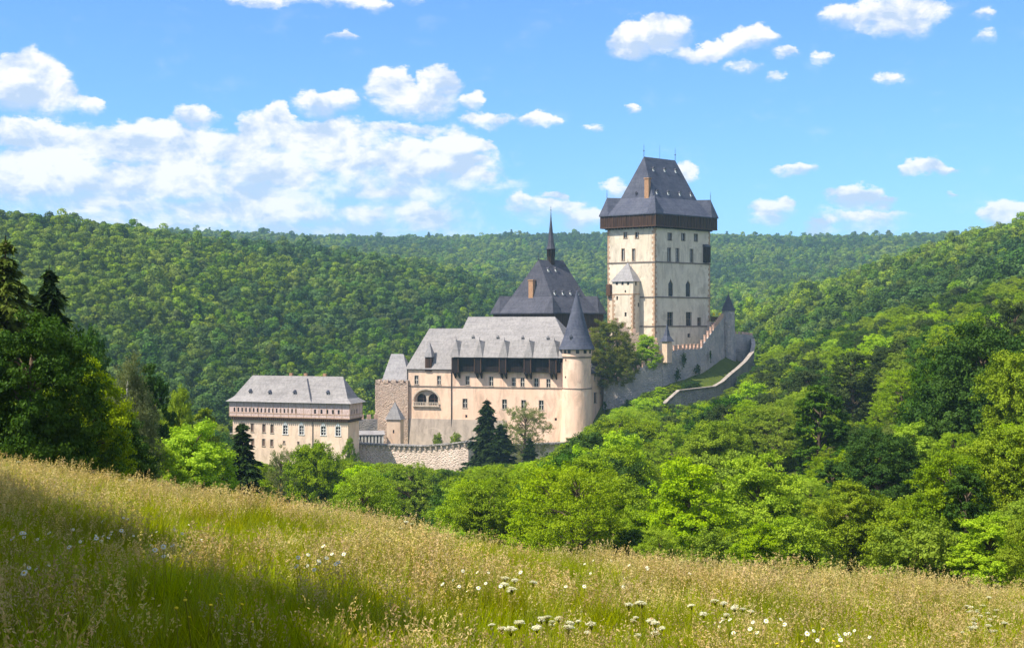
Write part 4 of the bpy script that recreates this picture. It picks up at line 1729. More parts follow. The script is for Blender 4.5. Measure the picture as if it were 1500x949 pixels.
# ------------------------------------------------------------------ walls
def along(pts):
    """pixel columns, depths and top rows -> 3D top points"""
    return [Vector((*W(x, Y).xy, Zp(y, Y))) for x, y, Y in pts]


def lower_wall():
    pts = along([(517, 650.5, 388), (560, 652.5, 385), (620, 654.5, 379), (660, 651, 374), (686, 647.5, 371), (700, 650, 373), (760, 653, 378), (826, 650, 381)])
    g = thing('bailey_wall', (pts[2].x, pts[2].y, -44), 'pale rubble bailey wall with row of corbels and flat coping below the palace', 'castle wall')
    mb = MB()
    cp = MB()
    cb = MB()
    for p, q in zip(pts[:-1], pts[1:]):
        d, n = out_n(Vector((p.x, p.y, 0)), Vector((q.x, q.y, 0)))
        bot = [p + n * .5, q + n * .5, q - n * 1.2, p - n * 1.2]
        mb.hexa([Vector((v.x, v.y, -56)) for v in bot], [p, q, q - n * 1.2, p - n * 1.2])
        z = Vector((0, 0, .12))
        a = [p + n * .75, q + n * .75, q - n * 1.5, p - n * 1.5]
        cp.hexa([v + z for v in a], [v + z * 4.2 for v in a])
        L = (Vector((q.x, q.y, 0)) - Vector((p.x, p.y, 0))).length
        k = max(1, int(L / 1.55))
        for i in range(k):
            c = p.lerp(q, (i + .5) / k)
            c0, c1 = c + n * .0, c + n * .62
            w = d * .28
            tri = [c + n * .62 + Vector((0, 0, .05)), c - n * .1 + Vector((0, 0, .05)), c - n * .1 - Vector((0, 0, 1.9)), c + n * .38 - Vector((0, 0, .9))]
            cb.hexa([v - w for v in tri], [v + w for v in tri])
    mb.build('wall', 'pale_rubble', g)
    cp.build('coping', 'grey_rubble', g)
    cb.build('corbel', 'pale_rubble', g)


lower_wall()


def curtain_wall():
    pts = along([(884, 562, 402), (905, 560, 401), (925, 547, 403), (940, 539, 405), (957, 527, 407), (972, 516, 409)])
    g = thing('stepped_wall', (pts[2].x, pts[2].y, -24), 'shaded grey rubble wall climbing in crenellated steps between round tower and small turret', 'castle wall')
    mb = MB()
    ml = MB()
    for p, q in zip(pts[:-1], pts[1:]):
        d, n = out_n(Vector((p.x, p.y, 0)), Vector((q.x, q.y, 0)))
        bot = [p + n * .9, q + n * .9, q - n * 1.1, p - n * 1.1]
        mb.hexa([Vector((v.x, v.y, -42)) for v in bot], [p, q, q - n * 1.1, p - n * 1.1])
        L = (q - p).length
        k = max(1, int(L / 1.6))
        if p.z > -17.5 or True:
            for i in range(k):
                c = p.lerp(q, (i + .4) / k)
                c = c - n * .35
                ml.obox((c.x, c.y, c.z + .45), d, n, .95, .6, 1.7)
    mb.build('wall', 'blue_rubble', g)
    ml.build('merlon', 'merlon_brick', g)
    # second stretch to the end turret
    pts = along([(970, 517, 408.5), (986, 514, 411), (1000, 512, 413), (1027, 511, 420), (1032, 502, 423), (1045, 484, 432), (1060, 465, 444)])
    g = thing('high_wall', (pts[2].x, pts[2].y, -14), 'tall shaded rubble wall with brick merlons running below the keep', 'castle wall')
    mb = MB()
    ml = MB()
    for p, q in zip(pts[:-1], pts[1:]):
        d, n = out_n(Vector((p.x, p.y, 0)), Vector((q.x, q.y, 0)))
        bot = [p + n * 1.0, q + n * 1.0, q - n * 1.1, p - n * 1.1]
        mb.hexa([Vector((v.x, v.y, -34)) for v in bot], [p, q, q - n * 1.1, p - n * 1.1])
        L = (q - p).length
        slope = abs(q.z - p.z) > .35 * (Vector((q.x, q.y, 0)) - Vector((p.x, p.y, 0))).length
        k = max(1, int(L / (3.1 if slope else 1.7)))
        for i in range(k):
            c = p.lerp(q, (i + .5) / k) - n * .3
            ww, hh = (1.35, 2.2) if slope else (1.05, 1.7)
            ml.obox((c.x, c.y, c.z + .55), d, n, ww, .6, hh)
            ml.obox((c.x, c.y, c.z + .6 + hh / 2), d, n, ww + .2, .8, .14)
    mb.build('wall', 'blue_rubble', g)
    ml.build('merlon', 'merlon_brick', g)
    # ivy clinging to it
    rg = np.random.default_rng(8)
    for x, y, w, h in ((1001, 526, 9, 13), (1022, 541, 12, 8), (1018, 560, 20, 8), (992, 548, 8, 12), (1040, 520, 7, 10), (1000, 572, 26, 10)):
        for p, q in zip(pts[:-1], pts[1:]):
            if CX + F * p.x / p.y <= x < CX + F * q.x / q.y:
                P, Q = Vector((p.x, p.y, 0)), Vector((q.x, q.y, 0))
                d, n = out_n(P, Q)
                c, _, z = hit(P, Q, x, y, 1.0)
                k = int(26 * w * h / 20)
                u = rg.normal(size=k) * w / F * c.y * .3
                v = rg.normal(size=k) * h / F * c.y * .33
                cen = np.array([c + d * a + Vector((0, 0, z + b)) + n * (.12 - (b - 3) * .01) for a, b in zip(u, v)])
                nr = np.tile(np.array(n), (k, 1)) + rg.normal(size=(k, 3)) * .5
                t1 = np.cross(nr, rg.normal(size=(k, 3)))
                t1 /= np.linalg.norm(t1, axis=1, keepdims=True)
                t2 = np.cross(nr, t1)
                t2 /= np.linalg.norm(t2, axis=1, keepdims=True)
                s = rg.uniform(.18, .42, (k, 1))
                V = np.stack([cen - t1 * s, cen + t2 * s * .7, cen + t1 * s, cen - t2 * s * .7], 1).reshape(-1, 3) - np.array(LOC[g.name])
                o = bpy.data.objects.new('ivy', mesh_np('ivy', V, np.arange(4 * k).reshape(k, 4), 'leaf_ivy', attr=np.zeros(4 * k)))
                COL.objects.link(o)
                o.parent = g
    # turret between the stretches
    c = W(977, 408.3)
    g = thing('wall_turret', (c.x, c.y, -24), 'slim square turret with pointed slate cap halfway along the climbing wall', 'castle turret')
    dd = Vector((math.cos(R(40)), math.sin(R(40)), 0))
    nn = Vector((dd.y, -dd.x, 0))
    ring = [c + nn * 1.05 - dd * 1.05, c + dd * 1.05 + nn * 1.05, c + dd * 1.05 - nn * 1.05, c - dd * 1.05 - nn * 1.05]
    mb = MB()
    mb.prism(ring, Zp(531, 409), Zp(500, 409))
    mb.build('wall', 'turret_plaster', g)
    mb = MB()
    ap = W(974.8, 409)
    r2 = offset_ring(ring, .5)
    z0, z1, z2 = Zp(500, 409), Zp(492, 409), Zp(472.5, 409)
    mid = [Vector((p.x, p.y, z1)) for p in offset_ring(ring, -.35)]
    lo = [Vector((p.x, p.y, z0)) for p in r2]
    for i in range(4):
        j = (i + 1) % 4
        mb.poly([lo[i], lo[j], mid[j], mid[i]])
        mb.poly([mid[i], mid[j], Vector((c.x, c.y, z2))])
    mb.poly(list(reversed(lo)))
    rf = mb.build('roof', 'blue_slate', g)
    finial(rf, (c.x, c.y, z2), .9, .07)
    # crenellated stepping wall in front of the keep's sunny foot
    pts = along([(900, 470, 415), (908, 473, 415), (908.1, 479, 415), (922, 479, 415), (922.1, 487, 415), (936, 487, 415), (936.1, 494, 415), (950, 496, 415), (964, 502, 414)])
    g = thing('stepping_wall', (pts[4].x, pts[4].y, -14), 'warm rubble wall stepping down before the sunny foot of the keep', 'castle wall')
    mb = MB()
    ml = MB()
    for p, q in zip(pts[:-1], pts[1:]):
        if q.x - p.x < .1:
            continue
        d, n = out_n(Vector((p.x, p.y, 0)), Vector((q.x, q.y, 0)))
        bot = [p, q, q - n * 1.0, p - n * 1.0]
        mb.hexa([Vector((v.x, v.y, -34)) for v in bot], bot)
        L = (q - p).length
        k = max(1, int(L / 1.5))
        for i in range(k):
            c = p.lerp(q, (i + .5) / k) - n * .3
            ml.obox((c.x, c.y, c.z + .45), d, n, .85, .55, 1.5)
    mb.build('wall', 'warm_rubble', g)
    ml.build('merlon', 'merlon_brick', g)


curtain_wall()


def end_turret():
    c = W(1067, 448)
    px = c.y / F
    g = thing('end_turret', (c.x, c.y, -10), 'round turret with dark pointed cone at the upper end of the rubble wall', 'castle turret')
    r = 9.2 * px
    mb = MB()
    lathe(mb, c, [(r + .9, -26), (r + .3, Zp(505, c.y)), (r, Zp(480, c.y)), (r, Zp(455, c.y))], 32)
    mb.build('wall', 'blue_rubble', g)
    mb = MB()
    lathe(mb, c, [(0, Zp(455, c.y)), (10.5 * px, Zp(455.3, c.y)), (8.3 * px, Zp(450, c.y)), (4.4 * px, Zp(441, c.y)), (.1, Zp(431, c.y))], 28)
    rf = mb.build('cone_roof', 'dark_slate', g)
    finial(rf, c + Vector((0, 0, Zp(431.5, c.y))), 1.0, .1)


end_turret()


def keep_bridge():
    # dark timber walkway between keep and end turret with two yellow sunshades
    A, B = W(1041, 441), W(1060, 449)
    d, n = out_n(A, B)
    g = thing('timber_walkway', (A.x, A.y, -4), 'dark timber walkway joining the keep to the round end turret', 'walkway')
    z0, z1 = Zp(480, 445), Zp(463.5, 445)
    mb = MB()
    mb.prism([A, B, B - n * 2, A - n * 2], z0 - 10, z1 - 1.6)
    mb.build('wall', 'wall_base', g)
    mb = MB()
    c = (A + B) / 2
    mb.obox((c.x, c.y, z1 - .8), d, n, (B - A).length, .18, 1.5)
    mb.build('railing', 'mid_timber', g)
    for i, (x, w) in enumerate(((1045.5, 1.0), (1055, 1.5))):
        p = W(x, 447)
        z = Zp(459.5, 447)
        u = thing('parasol', (p.x, p.y, z - 2), ('narrow half closed yellow parasol nearer to the keep on the walkway', 'wider yellow parasol next to the round end turret on the walkway')[i], 'parasol', 'yellow parasols on the walkway')
        mb = MB()
        mb.tube([p + Vector((0, 0, z - 4.5)), p + Vector((0, 0, z + .4))], [.05, .05], 6)
        mb.build('pole', 'iron', u)
        mb = MB()
        lathe(mb, p, [(.05, z - .55), (w * .55, z - .6), (w * .4, z), (.04, z + .45)], 8)
        mb.build('canopy', 'yellow_cloth', u)


keep_bridge()


def boundary_wall():
    D, A = W(308, 396), W(343, 394)
    d, n = out_n(D, A)
    g = thing('boundary_wall', ((A.x + D.x) / 2, A.y, -40), 'short pale stretch of wall showing above the trees left of the gatehouse', 'castle wall')
    zt = Zp(636, 395)
    mb = MB()
    mb.prism([D, A, A - n * 1.2, D - n * 1.2], -56, zt)
    mb.build('wall', 'pale_rubble', g)
    mb = MB()
    c = (A + D) / 2 - n * .6
    mb.obox((c.x, c.y, zt + .2), d, n, (A - D).length, 1.8, .4)
    mb.build('coping', 'grey_rubble', g)


boundary_wall()


def outer_wall():
    pts = along([(967, 599, 388), (978, 587, 391), (994, 573, 394), (1020, 570, 400), (1046, 567, 406), (1058, 560, 410), (1070, 549, 417), (1080, 541, 424), (1092, 530, 432), (1102, 517, 442), (1104.5, 505, 452), (1103, 497, 462)])
    g = thing('outer_wall', (pts[4].x, pts[4].y, -22), 'outermost low rubble wall with broad pale coping curving up the slope', 'castle wall')
    mb = MB()
    cp = MB()
    for p, q in zip(pts[:-1], pts[1:]):
        d, n = out_n(Vector((p.x, p.y, 0)), Vector((q.x, q.y, 0)))
        bot = [p + n * .4, q + n * .4, q - n * .6, p - n * .6]
        mb.hexa([Vector((v.x, v.y, v.z - 12)) for v in bot], [p, q, q - n * .6, p - n * .6])
        z = Vector((0, 0, .05))
        a = [p + n * .5, q + n * .5, q - n * .75, p - n * .75]
        cp.hexa([v + z for v in a], [v + z * 7 for v in a])
    mb.build('wall', 'grey_rubble', g)
    cp.build('coping', 'coping_stone', g)
    pts = along([(1075, 489, 458), (1092, 489.5, 460), (1103.5, 491.5, 463)])
    g = thing('bastion_wall', (pts[1].x, pts[1].y, -12), 'short crenellated bastion wall capped with red tile beside the end turret', 'castle wall')
    mb = MB()
    cp = MB()
    for p, q in zip(pts[:-1], pts[1:]):
        d, n = out_n(Vector((p.x, p.y, 0)), Vector((q.x, q.y, 0)))
        bot = [p, q, q - n * 1.0, p - n * 1.0]
        mb.hexa([Vector((v.x, v.y, v.z - 14)) for v in bot], bot)
        L = (q - p).length
        k = max(1, int(L / 1.3))
        for i in range(k):
            c = p.lerp(q, (i + .5) / k) - n * .35
            cp.obox((c.x, c.y, c.z + .3), d, n, .75, .6, 1.0)
    mb.build('wall', 'blue_rubble', g)
    cp.build('merlon', 'merlon_brick', g)


outer_wall()

# ------------------------------------------------------------------ foliage prototypes
def leaves_mesh(name, cen, nrm, size, mat, rng, clump=None, aspect=.6, droop=0.0, flat=.5):
    """rhombic leaves at cen, loosely facing nrm"""
    n = len(cen)
    rv = rng.normal(size=(n, 3))
    nn = nrm * flat + rv * (1 - flat) * .8
    nn /= np.linalg.norm(nn, axis=1, keepdims=True) + 1e-9
    t = rng.normal(size=(n, 3))
    t[:, 2] -= droop
    t -= nn * np.sum(t * nn, 1, keepdims=True)
    t /= np.linalg.norm(t, axis=1, keepdims=True) + 1e-9
    b = np.cross(nn, t)
    s = size * rng.uniform(.65, 1.35, size=(n, 1))
    v = np.stack([cen - t * s * .5, cen + b * s * aspect * .5 + nn * s * .1, cen + t * s * .5, cen - b * s * aspect * .5 + nn * s * .1], 1).reshape(-1, 3)
    f = np.arange(n * 4).reshape(n, 4)
    return v, f, (np.repeat(clump, 4) if clump is not None else None)


def unit(rng, n):
    v = rng.normal(size=(n, 3))
    return v / np.linalg.norm(v, axis=1, keepdims=True)


def branch_mesh(segs, mat, name):
    mb = MB()
    for pts, rad in segs:
        mb.tube(pts, rad, 7)
    me = bpy.data.meshes.new(name)
    me.from_pydata([tuple(v) for v in mb.v], [], mb.f)
    me.materials.append(MATS[mat])
    me.polygons.foreach_set('use_smooth', np.ones(len(me.polygons), bool))
    me.update()
    return me


def broadleaf(seed, h, cr, shape, mat, n_clump=85, leaf=.24, per=380, base=.18, clump_r=(.10, .17), lump=.35, droop=.2, bark='bark', hang=0.0, surf=.42):
    """h total height, cr crown radius; shape: function t -> relative radius; crown from base*h to h"""
    rng = np.random.default_rng(seed)
    lobes = unit(rng, 9)
    la = rng.uniform(-.3, 1, 9)
    cs = []
    tries = 0
    while len(cs) < n_clump and tries < 20000:
        tries += 1
        t = rng.uniform(.02, .97)
        a = rng.uniform(0, 2 * math.pi)
        rel = shape(t)
        if rng.uniform() > rel + .12:
            continue
        d = np.array([math.cos(a), math.sin(a), (t - .5) * 1.3])
        d /= np.linalg.norm(d)
        k = 1 + lump * float(np.max(la * np.clip(lobes @ d, 0, 1) ** 3)) - lump * .35
        r = cr * rel * k * rng.uniform(0, 1) ** surf * .92
        p = np.array([math.cos(a) * r, math.sin(a) * r, h * (base + (1 - base) * t * .93)])
        if all(np.linalg.norm(p - q[0]) > cr * .17 for q in cs):
            cs.append((p, rng.uniform(*clump_r) * cr * 2))
    cen, nrm, cl = [], [], []
    axis = np.array([0, 0, h * (base + .35 * (1 - base))])
    for p, r in cs:
        k = int(per * 1.9 * (r / (.135 * cr * 2)) ** 2)
        out = p - axis
        out = out / (np.linalg.norm(out) + 1e-6)
        m = 9                                   # sprays inside the clump
        su = unit(rng, m) + out * .55 + np.array([0, 0, .25])
        su /= np.linalg.norm(su, axis=1, keepdims=True)
        sub_ = su * rng.uniform(.45, 1.12, (m, 1)) * r * np.array([1.15, 1.15, .8])
        j = rng.integers(0, m, k)
        uu = unit(rng, k) * rng.uniform(0, 1, (k, 1)) ** .45
        stretch = su[j] * (rng.uniform(-.6, .7, (k, 1)) * r * .38)
        q = p + sub_[j] + uu * r * .36 * np.array([1.1, 1.1, .62]) + stretch
        u = q - p
        u /= np.linalg.norm(u, axis=1, keepdims=True) + 1e-6
        if hang:
            q[:, 2] -= rng.uniform(0, 1, k) ** 1.5 * hang * h
            q[:, :2] += out[:2] * .02 * h
        cen.append(q)
        nrm.append(u + out * .25 + np.array([0, 0, .35]))
        cl.append(np.full(k, rng.uniform(0, 1)))
    cen, nrm, cl = np.concatenate(cen), np.concatenate(nrm), np.concatenate(cl)
    v, f, at = leaves_mesh('crown', cen, nrm, leaf * .72, mat, rng, cl, .6, droop, .45)
    crown = mesh_np('crown', v, f, mat, attr=at)
    segs = []
    tr = h * .017 + .05
    top = h * (base + (1 - base) * .72)
    wob = rng.normal(size=(6, 2)) * h * .012
    spine = [Vector((wob[i, 0] * (i > 0), wob[i, 1] * (i > 0), -1.2 if i == 0 else top * i / 5)) for i in range(6)]
    segs.append((spine, [tr * 1.35 * (1 - .8 * i / 5) + .02 for i in range(6)]))
    for p, r in cs:
        if rng.uniform() < .55:
            z0 = max(h * base * .75, min(p[2] - .3 * np.hypot(p[0], p[1]) - .05 * h, top * .98))
            i = min(4, max(0, int(z0 / top * 5)))
            s = spine[i].lerp(spine[i + 1], min(1, max(0, z0 / top * 5 - i))) if i else spine[1]
            e = Vector(p)
            m = s.lerp(e, .5) + Vector((0, 0, .03 * h))
            segs.append(([s, m, e], [tr * .38, tr * .22, tr * .07]))
    return crown, branch_mesh(segs, bark, 'trunk')


def spruce(seed, h, cr, mat='leaf_spruce', whorls=34, per=60, droop=.55, ragged=.25, bark='bark', base=.03, power=.85, card=.62):
    rng = np.random.default_rng(seed)
    cen, nrm, tan, cl = [], [], [], []
    segs = [([Vector((0, 0, -1.2)), Vector((0, 0, h * .5)), Vector((0, 0, h))], [h * .016 + .04, h * .010, .02])]
    for i in range(whorls):
        t = base + (1 - base) * (i + rng.uniform(-.3, .3)) / whorls
        t = min(.985, max(.01, t))
        L = cr * (1 - t) ** power * rng.uniform(1 - ragged, 1 + ragged * .6) + .15
        nb = rng.integers(6, 10)
        a0 = rng.uniform(0, 6.28)
        for j in range(nb):
            a = a0 + 6.283 * j / nb + rng.uniform(-.25, .25)
            Lb = L * rng.uniform(.62, 1.12)
            d = np.array([math.cos(a), math.sin(a), 0])
            k = max(6, int(per * Lb / cr * 1.6) + 6)
            s = rng.uniform(.08, 1, k) ** .75
            zz = h * t + .12 * Lb * s - droop * Lb * s ** 1.8 * .8 + (s > .85) * .05 * Lb
            side = np.array([-d[1], d[0], 0])
            spread = rng.normal(size=k) * .17 * Lb * (1.05 - s * .7)
            hangz = -np.abs(rng.normal(size=k)) * .16 * (1.2 - s * .5) * card * 2
            q = d[None] * (s * Lb)[:, None] + side[None] * spread[:, None]
            q[:, 2] += zz + hangz
            cen.append(q)
            tan.append(d[None] * .8 + side[None] * (np.sign(spread) * .6)[:, None] + np.array([0, 0, -.35]) + rng.normal(size=(k, 3)) * .25)
            cl.append(np.full(k, rng.uniform(0, 1)))
            segs.append(([Vector((0, 0, h * t)), Vector((d * Lb * .9 + np.array([0, 0, h * t - droop * Lb * .6])))], [.05, .015]))
    cen, tan, cl = np.concatenate(cen), np.concatenate(tan), np.concatenate(cl)
    n = len(cen)
    t = tan / np.linalg.norm(tan, axis=1, keepdims=True)
    up = np.array([0, 0, 1.0]) + rng.normal(size=(n, 3)) * .45
    b = np.cross(up, t)
    b /= np.linalg.norm(b, axis=1, keepdims=True) + 1e-9
    s = card * rng.uniform(.6, 1.3, size=(n, 1))
    w = s * .17
    v = np.stack([cen - t * s * .5, cen + b * w, cen + t * s * .5 - np.array([0, 0, .06]), cen - b * w], 1).reshape(-1, 3)
    return mesh_np('crown', v, np.arange(n * 4).reshape(n, 4), mat, attr=np.repeat(cl, 4)), branch_mesh(segs, bark, 'trunk')


egg = lambda t: max(0.0, math.sin(math.pi * min(1, max(0, t)) ** .75)) ** .6
tall = lambda t: max(0.0, math.sin(math.pi * min(1, max(0, t * .96 + .03)) ** .85)) ** .55
dome = lambda t: max(0.0, 1 - t ** 2.6) ** .5 * min(1, .65 + t * 1.6)
spread = lambda t: max(0.0, math.sin(math.pi * min(1, max(0, t)) ** 1.1)) ** .5
birchy = lambda t: max(0.0, math.sin(math.pi * min(1, max(0, t * .95 + .04)) ** .6)) ** .8

# all prototypes stand 12 m tall (shrubs 4 m); copies are scaled
PROTO = {
    'round': [broadleaf(11, 12, 4.6, dome, 'leaf_mid', 95, .30, 330, base=.06), broadleaf(12, 12, 4.2, egg, 'leaf_mid', 90, .28, 340, base=.08), broadleaf(13, 12, 4.7, spread, 'leaf_mid', 100, .30, 320, base=.05, lump=.6)],
    'bright': [broadleaf(21, 12, 4.0, dome, 'leaf_bright', 110, .30, 250, base=.06, clump_r=(.09, .15), lump=.45), broadleaf(22, 12, 3.7, egg, 'leaf_bright', 100, .30, 260, base=.06, lump=.5)],
    'yellow': [broadleaf(31, 12, 4.6, spread, 'leaf_yellow', 120, .24, 260, base=.14, clump_r=(.07, .12), lump=.5, surf=.5), broadleaf(32, 12, 4.3, dome, 'leaf_yellow', 120, .24, 250, base=.10, clump_r=(.07, .12), lump=.5)],
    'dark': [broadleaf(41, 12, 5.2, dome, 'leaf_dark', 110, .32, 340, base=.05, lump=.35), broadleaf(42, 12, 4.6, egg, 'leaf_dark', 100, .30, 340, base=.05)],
    'olive': [broadleaf(51, 12, 4.7, dome, 'leaf_olive', 150, .22, 460, base=.06, clump_r=(.08, .13))],
    'pale': [broadleaf(61, 12, 4.9, spread, 'leaf_pale', 95, .24, 210, base=.2, clump_r=(.07, .12), lump=.55, surf=.55)],
    'birch': [broadleaf(71, 12, 2.8, birchy, 'leaf_birch', 120, .17, 360, base=.08, clump_r=(.10, .17), droop=1.2, bark='birch_bark', hang=.08)],
    'slender': [broadleaf(81, 12, 2.3, tall, 'leaf_mid', 80, .27, 300, base=.05), broadleaf(82, 12, 2.5, tall, 'leaf_dark', 80, .27, 320, base=.05)],
    'spruce': [spruce(91, 12, 3.0, ragged=.45, whorls=26, per=62, card=.74), spruce(92, 12, 2.8, ragged=.5, whorls=24, per=60, card=.74)],
    'larch': [spruce(95, 12, 3.4, 'leaf_larch', ragged=.5, whorls=26, per=80, card=.5, droop=.75, power=.7)],
    'pine': [broadleaf(101, 12, 3.3, tall, 'leaf_pine', 80, .26, 260, base=.12, clump_r=(.09, .15), lump=.55, surf=.6), broadleaf(102, 12, 3.0, egg, 'leaf_pine', 70, .26, 280, base=.2, clump_r=(.09, .15), lump=.6, surf=.6)],
    'bush': [broadleaf(111, 4, 2.6, dome, 'leaf_mid', 60, .20, 240, base=.02, lump=.4), broadleaf(112, 4, 2.4, dome, 'leaf_bright', 60, .20, 230, base=.02, lump=.45)],
    'ivy': [broadleaf(121, 12, 2.0, tall, 'leaf_ivy', 70, .25, 300, base=.01, surf=.5)],
}
BASE_H = {k: (4.0 if k == 'bush' else 12.0) for k in PROTO}
HALF_W = {'round': 4.6, 'bright': 4.0, 'yellow': 4.6, 'dark': 5.0, 'olive': 4.7, 'pale': 4.9, 'birch': 2.8, 'slender': 2.4, 'spruce': 2.8, 'larch': 3.2, 'pine': 3.2, 'bush': 2.5, 'ivy': 2.0}
NAME = {'round': 'broadleaf_tree', 'bright': 'ash_tree', 'yellow': 'robinia_tree', 'dark': 'dark_broadleaf_tree', 'olive': 'olive_green_tree', 'pale': 'pale_green_tree', 'birch': 'birch_tree', 'slender': 'slender_tree', 'spruce': 'spruce_tree', 'larch': 'larch_tree', 'pine': 'pine_tree', 'bush': 'bush', 'ivy': 'ivy_column'}


def plant(kind, x, y, h, label, group=None, w=1.0, rz=0.0, var=0, z=None, cat='tree', lean=0.0):
    z = h1(x, y) if z is None else z
    s = h / BASE_H[kind]
    g = thing(NAME[kind], (x, y, z), label, cat, group)
    g.scale = (s * w, s * w, s)
    g.rotation_euler = (lean, 0, rz)
    crown, trunk = PROTO[kind][var % len(PROTO[kind])]
    for nm, me in (('crown', crown), ('trunk', trunk)):
        o = bpy.data.objects.new(nm, me)
        COL.objects.link(o)
        o.parent = g
    return g


FRONT = []          # prominent trees that nearer, unnamed ones must not cover
SOLID = []          # (x, y, r) places already taken by a tree


def tree_px(kind, px, ytop, Y, label, wpx=None, var=0, rz=0.0, group=None, cat='tree', z=None):
    """tree whose top reaches the given sight line at depth Y"""
    x = (px - CX) / F * Y
    zb = h1(x, Y) if z is None else z
    h = Zp(ytop, Y) - zb
    w = 1.0
    if wpx:
        w = (wpx / F * Y / 2) / (HALF_W[kind] * h / BASE_H[kind])
    SOLID.append((x, Y, HALF_W[kind] * h / BASE_H[kind] * w * .7))
    if Y < 260:
        FRONT.append((px, Y, ytop, (wpx or 60) * .45))
    return plant(kind, x, Y, h, label, group, w, rz, var, zb, cat)


# --- trees one can point at
tree_px('spruce', 72, 388, 74, 'dark pointed spruce rising behind the big shaded trees at the left edge', 170, 0, .4)
tree_px('larch', 8, 345, 66, 'tall feathery olive-green conifer at the extreme left edge of the photo', 230, 0, 1.1)
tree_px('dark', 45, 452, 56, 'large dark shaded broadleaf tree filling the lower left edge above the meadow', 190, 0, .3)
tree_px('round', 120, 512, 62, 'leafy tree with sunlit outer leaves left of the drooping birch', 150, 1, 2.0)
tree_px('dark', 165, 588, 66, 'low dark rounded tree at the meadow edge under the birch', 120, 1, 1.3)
tree_px('birch', 188, 502, 92, 'pale grey-green birch with drooping twigs on the left', 95, 0, .2)
tree_px('slender', 222, 512, 110, 'dark slender tree standing directly behind the birch', 55, 1, .8)
tree_px('dark', 128, 470, 118, 'dark tree between the pointed spruce and the birch', 90, 1, 4.0)
tree_px('round', 262, 560, 150, 'dull green tree above the bright yellow-green bush left of the castle', 70, 1, 2.6)
tree_px('slender', 300, 585, 175, 'narrow dull green tree just left of the gatehouse roof', 50, 0, .8)
tree_px('bright', 232, 634, 100, 'lower bright bush left of the broad yellow-green one', 90, 1, 3.9)
tree_px('bright', 284, 606, 104, 'broad bright yellow-green tree at the meadow edge left of the gatehouse', 140, 1, .9)
tree_px('spruce', 354, 617, 150, 'small dark spruce in front of the left end of the gatehouse', 120, 1, .5)
tree_px('round', 464, 641, 200, 'round fresh green tree in front of the gatehouse windows', 92, 2, 1.2)
tree_px('pale', 412, 646, 215, 'thin greyish green tree left of the round tree under the gatehouse', 50, 0, 2.1)
tree_px('round', 512, 638, 330, 'small columnar green tree at the corner of gatehouse and bailey wall', 26, 1, 2.4)
tree_px('spruce', 713, 583, 318, 'tall dark spruce before the palace wall, the higher of two', 84, 0, .1)
tree_px('spruce', 734, 620, 313, 'shorter spruce leaning against the tall one before the palace', 84, 1, 2.2)
tree_px('pale', 768, 585, 345, 'light airy pale green tree against the beige palace wall', 76, 0, .6)
tree_px('spruce', 776, 640, 335, 'small dark spruce below the pale airy tree at the palace', 46, 1, 3.0)
tree_px('olive', 893, 463, 404, 'big round olive-brown tree between round tower and keep', 80, 0, 0, z=-19)
tree_px('bright', 948, 489, 410, 'bright green leafy tree growing over the wall at the foot of the keep', 46, 0, .4, z=-14.5)
tree_px('round', 918, 505, 408, 'dark green bush wedged between the olive-brown tree and the stepping wall', 34, 2, 1.0, z=-19)
tree_px('bright', 1008, 668, 98, 'bright green ash at the meadow edge, left one of a pair', 150, 0, .2)
tree_px('bright', 1112, 654, 104, 'bright green ash at the meadow edge, right one of a pair', 140, 1, 1.7)
tree_px('slender', 1200, 552, 175, 'tall narrow dark green tree in the middle of the right wood', 74, 1, .5)
tree_px('dark', 1288, 625, 122, 'round dark broadleaf tree in the right wood above the meadow', 110, 0, 2.2)
tree_px('dark', 1440, 468, 132, 'huge dark green crown high on the right slope', 190, 0, 1.2)
tree_px('pine', 1250, 512, 250, 'brownish green pine behind the narrow dark tree on the right slope', 80, 0, .9)
tree_px('pine', 1112, 548, 300, 'dull olive pine beneath the curving outer wall', 70, 1, 2.9)
tree_px('pine', 1150, 530, 330, 'small round-topped pine right of the dull olive one below the wall', 36, 0, 4.2)
tree_px('pine', 1060, 585, 310, 'grey-green pine leaning to the foot of the outer wall', 56, 1, 5.0)
tree_px('yellow', 1140, 590, 215, 'yellow-green tree left of the tall narrow dark tree', 90, 0, .3)
tree_px('yellow', 1322, 540, 215, 'golden green tree left of the huge dark crown', 100, 1, 3.3)
tree_px('pine', 1482, 435, 185, 'dark pine standing above the huge dark crown at the right edge', 90, 0, 1.9)
tree_px('dark', 1375, 515, 150, 'broad dark tree left of and below the huge dark crown', 110, 1, 2.7)
tree_px('bright', 1335, 610, 128, 'fresh green tree between the round dark tree and the huge dark crown', 90, 1, .7)
tree_px('round', 1500, 500, 118, 'leafy tree cut by the right edge below the dark pine', 130, 2, .4)
